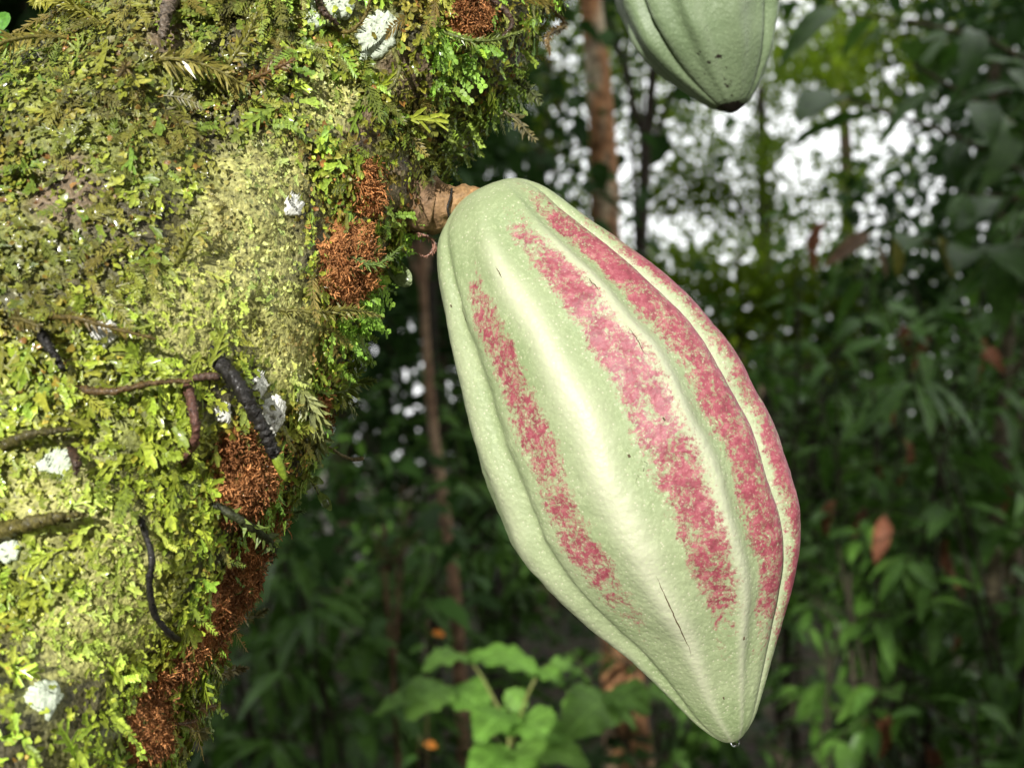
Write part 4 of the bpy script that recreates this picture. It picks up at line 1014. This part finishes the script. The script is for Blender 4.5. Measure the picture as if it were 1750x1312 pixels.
# overhanging sapling whose leaves show against the sky, standing just beyond the right of the view
def sapling():
    d = 2.3; b0 = np.array([1.42, 2.35, gz(1.42, 2.35)])
    root = empty('sapling', b0, 'sapling at the forest margin reaching large dark leaves across the bright sky gap', 'tree')
    top = b0 + [0.05, 0.0, 2.5]
    pts = catmull([b0 - [0, 0, .05], b0 + [0.05, 0, 0.9], b0 + [0, 0.03, 1.7], top], 16)
    parts = [tube(pts, np.linspace(0.022, 0.009, 16), 9)]
    r = np.random.default_rng(5); lv = []
    for tip in [(1440, 165, 2.1), (1560, 110, 2.0), (1660, 50, 2.1), (1720, 230, 2.2), (1640, 330, 2.4), (1560, 410, 2.3), (1720, 120, 1.9), (1440, 20, 2.6), (1680, 420, 2.2)]:
        e = P(*tip); s0 = pts[min(15, int(np.clip((e[2] - 0.25 - b0[2]) / 2.5, 0.35, 0.98) * 15))]
        br = catmull([s0, s0 + (e - s0) * 0.5 + [0, 0, 0.08], e], 10); parts.append(tube(br, np.linspace(0.008, 0.003, 10), 6))
        for q in range(7):
            f = 0.45 + 0.55 * min(1, (q + 1) / 7); p = br[min(9, int(f * 9))]; dd = nrm(br[-1] - br[-3]); sd = nrm(np.cross(dd, [0, 0, 1.0]))
            lv.append((p, nrm(dd * r.uniform(0.2, 0.9) + sd * (1 if q % 2 else -1) * r.uniform(0.4, 1.0) + [0, 0, r.uniform(-0.9, 0.15)])))
    V, fs = join(parts); mk('trunk', V, fs, M['forest_bark'], root, col=np.tile([0.09, 0.075, 0.04], (len(V), 1)))
    for p, dd in lv:
        put_leaf(root, K['near'][int(r.integers(0, 4))], p, dd, nrm([r.normal() * 0.3, -0.3 + r.normal() * 0.3, 1]), r.uniform(0.7, 1.15))
    for (x_, y_, dd_, x2, y2, d2, kk, lb) in [(1490, 395, 2.3, 1405, 455, 2.2, 'dead_long', 'pinkish brown withered leaf'), (1530, 400, 2.3, 1535, 470, 2.3, 'near_y', 'yellowish hanging leaf'), (1500, 420, 2.3, 1520, 480, 2.25, 'dead_long', 'orange brown withered leaf'), (1605, 400, 2.3, 1630, 470, 2.3, 'near_y', 'yellow brown hanging leaf')]:
        p0, p1 = P(x_, y_, dd_), P(x2, y2, d2); me = K[kk][0]; o = put_leaf(root, me, p0, p1 - p0, np.array([0.2, -1, 0.4]), np.linalg.norm(p1 - p0) / 0.13); o['label'] = lb
sapling()

# --- trees with trunk and crown
def leaf6(L=1.0, W=0.3, dr=0.25):
    return np.array([[0, 0, 0], [0.35 * L, W * L, 0.06], [0.75 * L, 0.7 * W * L, 0.0 - dr * 0.3], [L, 0, -dr], [0.75 * L, -0.7 * W * L, -dr * 0.3], [0.35 * L, -W * L, 0.06]]), \
           np.array([[0, 5, 1], [1, 5, 4], [1, 4, 2], [2, 4, 3]])
LEAF6 = [leaf6(1, 0.28, 0.2), leaf6(1, 0.34, 0.4), leaf6(0.9, 0.24, 0.1)]

def crown_mesh(name, parent, blobs, n, size, cols, seed, clump=14, clr=0.35):
    """leaf sized faces gathered in clumps spread through ellipsoids: blobs = [(centre, radii)]"""
    r = np.random.default_rng(seed); vol = np.array([np.prod(b[1]) for b in blobs]); nc = max(1, n // clump)
    wb = r.choice(len(blobs), nc, p=vol / vol.sum()); dirv = nrm(r.normal(size=(nc, 3))); rad_ = r.random(nc) ** 0.45
    cc = np.array([blobs[b][0] for b in wb]) + dirv * rad_[:, None] * np.array([blobs[b][1] for b in wb])
    pos = np.repeat(cc, clump, 0) + r.normal(size=(nc * clump, 3)) * clr * np.array([1, 1, 0.6]); m_ = len(pos)
    tang = r.normal(size=(m_, 3)) + [0, 0, -0.5]; nor = r.normal(size=(m_, 3)) * 0.55 + [0, 0, 1]
    c0, c1 = np.array(cols[0]), np.array(cols[1]); t = np.clip(np.repeat(r.random(nc), clump) * 0.6 + r.random(m_) * 0.4, 0, 1)[:, None]
    V, Fa, Cc = batch(LEAF6, pos, tang, nor, r.uniform(size * 0.7, size * 1.3, m_), c0 + (c1 - c0) * t, 0.1, 0.1)
    o = mk(name, V, Fa, M['crown_bright'] if cols is LG else M['crown'], parent, col=Cc); o['kind'] = 'stuff'
    return o

def tree_thing(name, label, x, y, h, r0, blobs, n, size, cols, seed, lean=(0, 0), bark=(0.10, 0.075, 0.05), group=None, limbs=5, clump=14, clr=0.35, patch=None, lt=(0.45, 0.97)):
    r = np.random.default_rng(seed); b0 = np.array([x, y, gz(x, y)]); root = empty(name, b0, label, 'tree', group)
    top = b0 + [lean[0], lean[1], h]
    pts = catmull([b0 - [0, 0, 0.15], b0 + (top - b0) * 0.33 + r.normal(0, r0 * 0.5, 3), b0 + (top - b0) * 0.66 + r.normal(0, r0 * 0.5, 3), top], 40)
    rr_ = np.linspace(r0 * 1.05, r0 * 0.4, 40); rr_[:3] *= [1.5, 1.25, 1.1]
    parts = [tube(pts, rr_, 16)]
    for q in range(limbs):
        b_ = blobs[q % len(blobs)]; e = np.array(b_[0]) + r.normal(size=3) * np.array(b_[1]) * 0.45; t = r.uniform(*lt)
        p = pts[int(t * 39)]
        if e[2] < p[2]: p = pts[int(39 * lt[0])]
        parts.append(tube(catmull([p, p + (e - p) * 0.5 + [0, 0, 0.1 * h * 0.3], e], 9), np.linspace(r0 * 0.4, r0 * 0.08, 9), 7))
    V, fs = join(parts); V = V + (fbm(V * 9, 3, seed)[:, None] - 0.5) * r0 * 0.35 * nrm(r.normal(size=V.shape)) * 0.3
    cc = np.array(bark) * (0.5 + fbm(V * [14, 14, 5], 4, seed))[:, None]
    if patch is not None:
        w_ = sstep(0.52, 0.62, fbm(V * [12, 12, 7], 3, seed + 3))[:, None]; cc = cc * (1 - w_) + np.array(patch) * w_
    mk('trunk', V, fs, M['forest_bark'], root, col=cc)
    crown_mesh('crown', root, blobs, n, size, cols, seed + 1, clump, clr)
    return root
DG = ((0.02, 0.05, 0.012), (0.05, 0.11, 0.025)); MG = ((0.035, 0.085, 0.015), (0.08, 0.16, 0.03)); LG = ((0.09, 0.17, 0.008), (0.20, 0.29, 0.016))

def TP(px, py, d): return P(px, py, d)
def tree_at(name, label, px_base, px_top, py_top, d, r0, blobs_px, n, size, cols, seed, **kw):
    """blobs_px: (px, py, distance, rx, ry, rz in metres)"""
    top = TP(px_top, py_top, d); x0 = X(px_base, d); y0 = d
    bl = [(TP(a, b, c), (rx, ry, rz)) for a, b, c, rx, ry, rz in blobs_px]
    return tree_thing(name, label, x0, y0, top[2] - gz(x0, y0), r0, bl, n, size, cols, seed, lean=(top[0] - x0, top[1] - y0), **kw)

tree_at('slender_tree', 'slender tree with reddish brown lichened bark rising behind the pod', 1075, 985, -260, 5.0, 0.098, [(960, -420, 5.2, 1.3, 1.2, 0.7), (1250, -300, 5.8, 1.2, 1.2, 0.6)], 2400, 0.13, DG, 101, lt=(0.86, 0.98), bark=(0.34, 0.17, 0.08), patch=(0.44, 0.36, 0.25))
tree_at('slender_tree', 'dark thin leaning tree beside the reddish brown stem', 1060, 1130, -40, 7.0, 0.06, [(1120, -120, 7.2, 1.0, 1.0, 0.6), (1100, 120, 7.2, 0.35, 0.5, 0.5)], 1300, 0.11, MG, 102, bark=(0.05, 0.04, 0.03))
tree_at('slender_tree', 'thin brown stem standing left of the pod', 800, 715, 330, 4.5, 0.03, [(720, 300, 4.8, 0.7, 0.8, 0.35), (640, 200, 5, 0.7, 0.7, 0.4)], 1100, 0.11, DG, 103, lt=(0.85, 0.98), bark=(0.22, 0.13, 0.08), patch=(0.32, 0.22, 0.14))
tree_at('slender_tree', 'very thin reddish stem behind the seedling leaves', 697, 655, 900, 3.5, 0.011, [(655, 880, 3.5, 0.2, 0.2, 0.12)], 160, 0.09, DG, 104, bark=(0.14, 0.08, 0.05))
tree_at('slender_tree', 'dark straight stem between trunk and pod', 745, 735, 200, 6.2, 0.05, [(640, 150, 6.4, 0.7, 1.0, 0.6)], 1000, 0.12, DG, 105, bark=(0.035, 0.03, 0.022))
tree_at('slender_tree', 'pale leaning stem with an orange scar in the dark right corner', 1640, 1735, 420, 3.4, 0.035, [(2080, 60, 4.0, 0.5, 0.6, 0.4)], 400, 0.12, DG, 106, bark=(0.10, 0.085, 0.05))
tree_at('slender_tree', 'dark stem just left of the pod flank', 870, 845, 300, 7.5, 0.07, [(760, 330, 7.6, 0.5, 1.0, 0.7)], 900, 0.13, DG, 107, bark=(0.04, 0.033, 0.025))
# sparse crowns against the bright sky
tree_at('gap_tree', 'airy small leaved tree partly veiling the bright sky gap', 1330, 1300, 150, 11.0, 0.10, [(1300, 170, 11, 1.3, 1.2, 0.6), (1160, 250, 11, 0.6, 1.0, 0.9), (1430, 120, 11, 1.1, 1.0, 0.5), (1290, 330, 11, 1.7, 1.2, 0.55)], 5800, 0.085, LG, 111, limbs=2, clr=0.15, clump=34, bark=(0.06, 0.05, 0.04))
tree_at('gap_tree', 'taller airy tree at the top of the sky gap', 1480, 1420, -60, 13.0, 0.12, [(1330, 40, 13, 2.0, 1.5, 0.9), (1560, 60, 13, 1.6, 1.4, 1.0), (1150, 20, 13, 1.2, 1.2, 1.0)], 5400, 0.10, LG, 112, limbs=2, clr=0.19, clump=30)
tree_at('gap_tree', 'airy tree left of the reddish brown stem', 930, 940, 100, 10.0, 0.09, [(930, 180, 10, 0.75, 1.0, 1.3), (1050, 130, 10, 0.5, 1.0, 1.2)], 3000, 0.085, LG, 113, limbs=2, clr=0.15, clump=30)
tree_at('gap_tree', 'yellow green bush tree at the foot of the sky gap', 1260, 1260, 430, 9.0, 0.06, [(1260, 490, 9, 1.1, 0.9, 0.4), (1450, 520, 9.5, 1.0, 0.9, 0.45), (1130, 520, 9, 0.7, 0.8, 0.6)], 6000, 0.09, LG, 114, clr=0.18)
tree_at('gap_tree', 'dark leafy tree filling the upper right forest edge', 1700, 1700, 100, 8.0, 0.10, [(1760, 100, 8, 0.7, 1.0, 1.5), (1660, 480, 8, 1.0, 1.0, 0.9)], 3200, 0.13, DG, 115, clr=0.22)
tree_at('canopy_tree', 'dark tree standing behind the far side of the mossy trunk', -160, -60, -500, 6.0, 0.14, [(-40, -60, 6.5, 1.3, 1.0, 1.2), (-260, 300, 6.5, 1.0, 1.0, 1.2)], 5000, 0.17, DG, 117, clr=0.3)
# the forest wall farther back
r = np.random.default_rng(77)
for q in range(26):
    px = [-300, -120, 60, 240, 380, 500, 590, 660, 740, 810, 880, 960, 1040, 1120, 1200, 1300, 1380, 1450, 1540, 1620, 1700, 1780, 1860, 1980, 2100, 2250][q]
    d = [14, 12, 15, 13, 11, 14, 10, 13, 11, 14, 12, 15, 13, 16, 15, 17, 14, 16, 13, 11, 12, 13, 12, 14, 12, 13][q]
    gap = 860 < px < 1710
    h_ = r.uniform(2.6, 3.2) * d / 14 if gap else r.uniform(8, 11)
    cz = [h_ * 0.35, h_ * 0.75] if not gap else [h_ * 0.3, h_ * 0.7]
    x0 = X(px, d); bl = [((x0 + r.normal() * 0.4, d + r.normal() * 0.4, z_), (1.5, 1.3, h_ * 0.36)) for z_ in cz]
    tree_thing('forest_tree', 'dark leafy tree in the forest wall behind' if not gap else 'low leafy tree in the thicket under the sky gap', x0, d, h_ * 0.9, 0.10, bl, 4200 if not gap else 2800, 0.17, DG if not gap else MG, 300 + q, group='trees of the forest wall' if not gap else 'low trees under the sky gap', clr=0.3, limbs=4)
# unseen trees added behind the viewer to shade the forest, leaving one sun fleck
for q, (x0, y0) in enumerate([(-9.5, -6.3), (-6.3, -6.6), (-3.4, -6.4), (-0.6, -6.8), (2.4, -6.5), (5.4, -6.6), (-12.5, -6.6)]):
    bl = [((x0, y0, 5.75), (2.1, 1.5, 1.75)), ((x0 + 0.5, y0 - 0.8, 9.0), (2.2, 1.6, 2.2)), ((x0, y0 - 0.5, 13.0), (1.9, 1.6, 2.2))]
    tree_thing('added_shade_tree', 'tall dense unseen tree added to block sunlight', x0, y0, 13.0, 0.22, bl, 2800, 0.46, DG, 400 + q, group='tall trees added to block sunlight', clr=0.4, limbs=6)

tree_thing('added_shade_tree', 'unseen low bough tree added to block sunlight under the tall ones', 0.6, -6.2, 4.2, 0.09, [((-0.28, -6.3, 3.15), (1.2, 0.6, 0.9)), ((1.9, -6.3, 3.4), (1.0, 0.6, 0.9)), ((3.6, -6.3, 3.6), (1.0, 0.6, 0.9))], 4200, 0.24, DG, 420, clr=0.14, limbs=6)  # added out of view to stop sunlight reaching the low right shrubs
tree_thing('added_shade_tree', 'unseen low bough tree added to block light beside the slit of sunlight', -4.2, -6.2, 4.2, 0.09, [((-3.45, -6.3, 3.3), (1.0, 0.6, 0.8)), ((-5.2, -6.3, 3.4), (1.1, 0.6, 0.9)), ((-7, -6.3, 3.4), (1.1, 0.6, 0.9))], 2600, 0.24, DG, 421, clr=0.14, limbs=6)  # added out of view to keep sunlight off the lower left plants
tree_thing('added_shade_tree', 'unseen small leaved tree added to narrow the slit of sunlight', -0.5, -6.5, 4.3, 0.07, [((-1.08, -6.3, 2.9), (0.40, 0.4, 0.9)), ((-1.9, -6.4, 4.4), (0.8, 0.5, 0.68))], 3000, 0.17, DG, 422, clr=0.07, limbs=4)  # added out of view, shaped to trim the beam round the pod
# unseen thicket added behind and beside the viewer to cut low sky light
r = np.random.default_rng(66)
for q, (x0, y0) in enumerate([(-11, -8.6), (-8.6, -9), (-6.2, -8.7), (-3.8, -9.1), (-1.4, -8.8), (1.0, -9), (3.4, -8.7), (5.8, -9), (8.2, -8.6), (-9.5, -4.5), (-9.0, -0.5), (-8.6, 3.5), (9.2, -5), (8.6, -1.5), (8.0, 2)]):
    side = q >= 9
    bl = [((x0, y0, 1.1), (1.5, 1.1, 1.1)), ((x0, y0, 1.9 if not side else 3.2), (1.4, 1.0, 0.75 if not side else 1.6))]
    tree_thing('added_thicket_tree', 'low bushy unseen tree added to cut low sky light', x0, y0, 2.6, 0.07, bl, 1000, 0.44, DG, 500 + q, group='added thicket around the grove', clr=0.3, limbs=3)
# --- crown of the cocoa tree itself
limb_tips = [(-0.55, -0.55, 2.5), (0.75, 0.1, 2.7), (0.5, 1.3, 2.9), (-0.6, 0.9, 2.8), (0.1, 0.3, 3.1)]
crown_mesh('crown', tree, [((0.4, 1.0, 3.25), (1.3, 1.2, 0.45)), ((-0.8, 0.9, 3.2), (1.2, 1.4, 0.4)), ((-1.3, 2.6, 3.7), (1.4, 1.3, 0.4)), ((0.3, 0.0, 3.3), (1.2, 1.0, 0.35))], 2400, 0.24, DG, 56, clr=0.14)  # leaf masses out of view, added to darken the low plants
r = np.random.default_rng(55); fork = C[-1]; cn = 0
for tip in limb_tips:
    tip = np.array(tip); br = catmull([C[-6], fork + (tip - fork) * 0.45 + [0, 0, 0.12], tip], 14)
    V, fs = tube(br, np.linspace(0.045, 0.008, 14), 9); mk('branch', V, fs, M['bark'], tree, col=np.tile([0.08, 0.06, 0.035], (len(V), 1)))
    for q in range(24):
        p = br[int(14 * (0.35 + 0.64 * r.random()))]
        dd = nrm(r.normal(size=3) * [1, 1, 0.4] + [0, 0, -0.5]); put_leaf(tree, K['cocoa'][int(r.integers(0, 4))], p, dd, nrm([r.normal() * .3, r.normal() * .3, 1]), r.uniform(0.8, 1.15))

# --- low green cover on the forest floor
r = np.random.default_rng(91); n = 9000
dd = 2.6 + 11 * r.random(n) ** 1.3; xx = X(r.uniform(-300, 2100, n), dd)
gzv = (fbm(np.stack([xx * 0.5, dd * 0.5, 0 * xx], -1), 4, 3) - 0.5) * 0.22 + (fbm(np.stack([xx * 0.04, dd * 0.04, 0 * xx], -1), 3, 9) - 0.5) * 2 * sstep(10, 60, np.hypot(xx, dd))
pos = np.stack([xx, dd, gzv + r.random(n) ** 1.5 * 0.28], -1)
t = r.random((n, 1)) ** 1.5; col = np.array([0.02, 0.045, 0.012]) * (1 - t) + np.array([0.06, 0.12, 0.026]) * t
V, Fa, Cc = batch(LEAF6, pos, r.normal(size=(n, 3)) + [0, 0, 0.2], r.normal(size=(n, 3)) * 0.4 + [0, -0.1, 1], r.uniform(0.05, 0.13, n), col, 0.1, 0.1)
props(mk('ground_cover', V, Fa, M['crown'], col=Cc), 'low dark green herbs covering the forest floor', 'ground cover', kind='stuff')
# fallen orange leaves caught in the undergrowth
for q, (px, py, d, sz, lab) in enumerate([(752, 1080, 2.6, 0.032, 'orange leaf on a thin stalk above the seedling leaves'), (738, 1270, 2.7, 0.034, 'orange leaf on a thin stalk low beside the seedling')]):
    p = P(px - 15, py, d); b0 = np.array([p[0] - 0.05, p[1] + 0.1, gz(p[0] - 0.05, p[1] + 0.1)])
    root = empty('withering_seedling', b0, lab, 'seedling')
    V, fs = tube(catmull([b0 - [0, 0, .02], b0 + (p - b0) * 0.5 + [0.01, 0.02, 0], p + [-0.01, 0, -0.004], p], 16), np.linspace(0.0022, 0.0008, 16), 6); mk('stem', V, fs, M['twig'], root, col=np.tile([0.10, 0.06, 0.03], (len(V), 1)))
    sub_origin(root, b0)
    me = leaf_data('leaf', sz, sz * 0.3, 0.3, 0.4, 1.0, M['leaf_orange'], seed=q); put_leaf(root, me, p, np.array([1.0, -0.1, -0.15]), np.array([0.1, -0.8, 0.6]))
    put_leaf(root, K['small'][q], p - [0.01, 0, 0.03], np.array([-0.8, -0.2, -0.3]), np.array([0, -0.5, 0.8]), 0.6)
for o in bpy.data.objects:
    if '_o' in o: del o['_o']
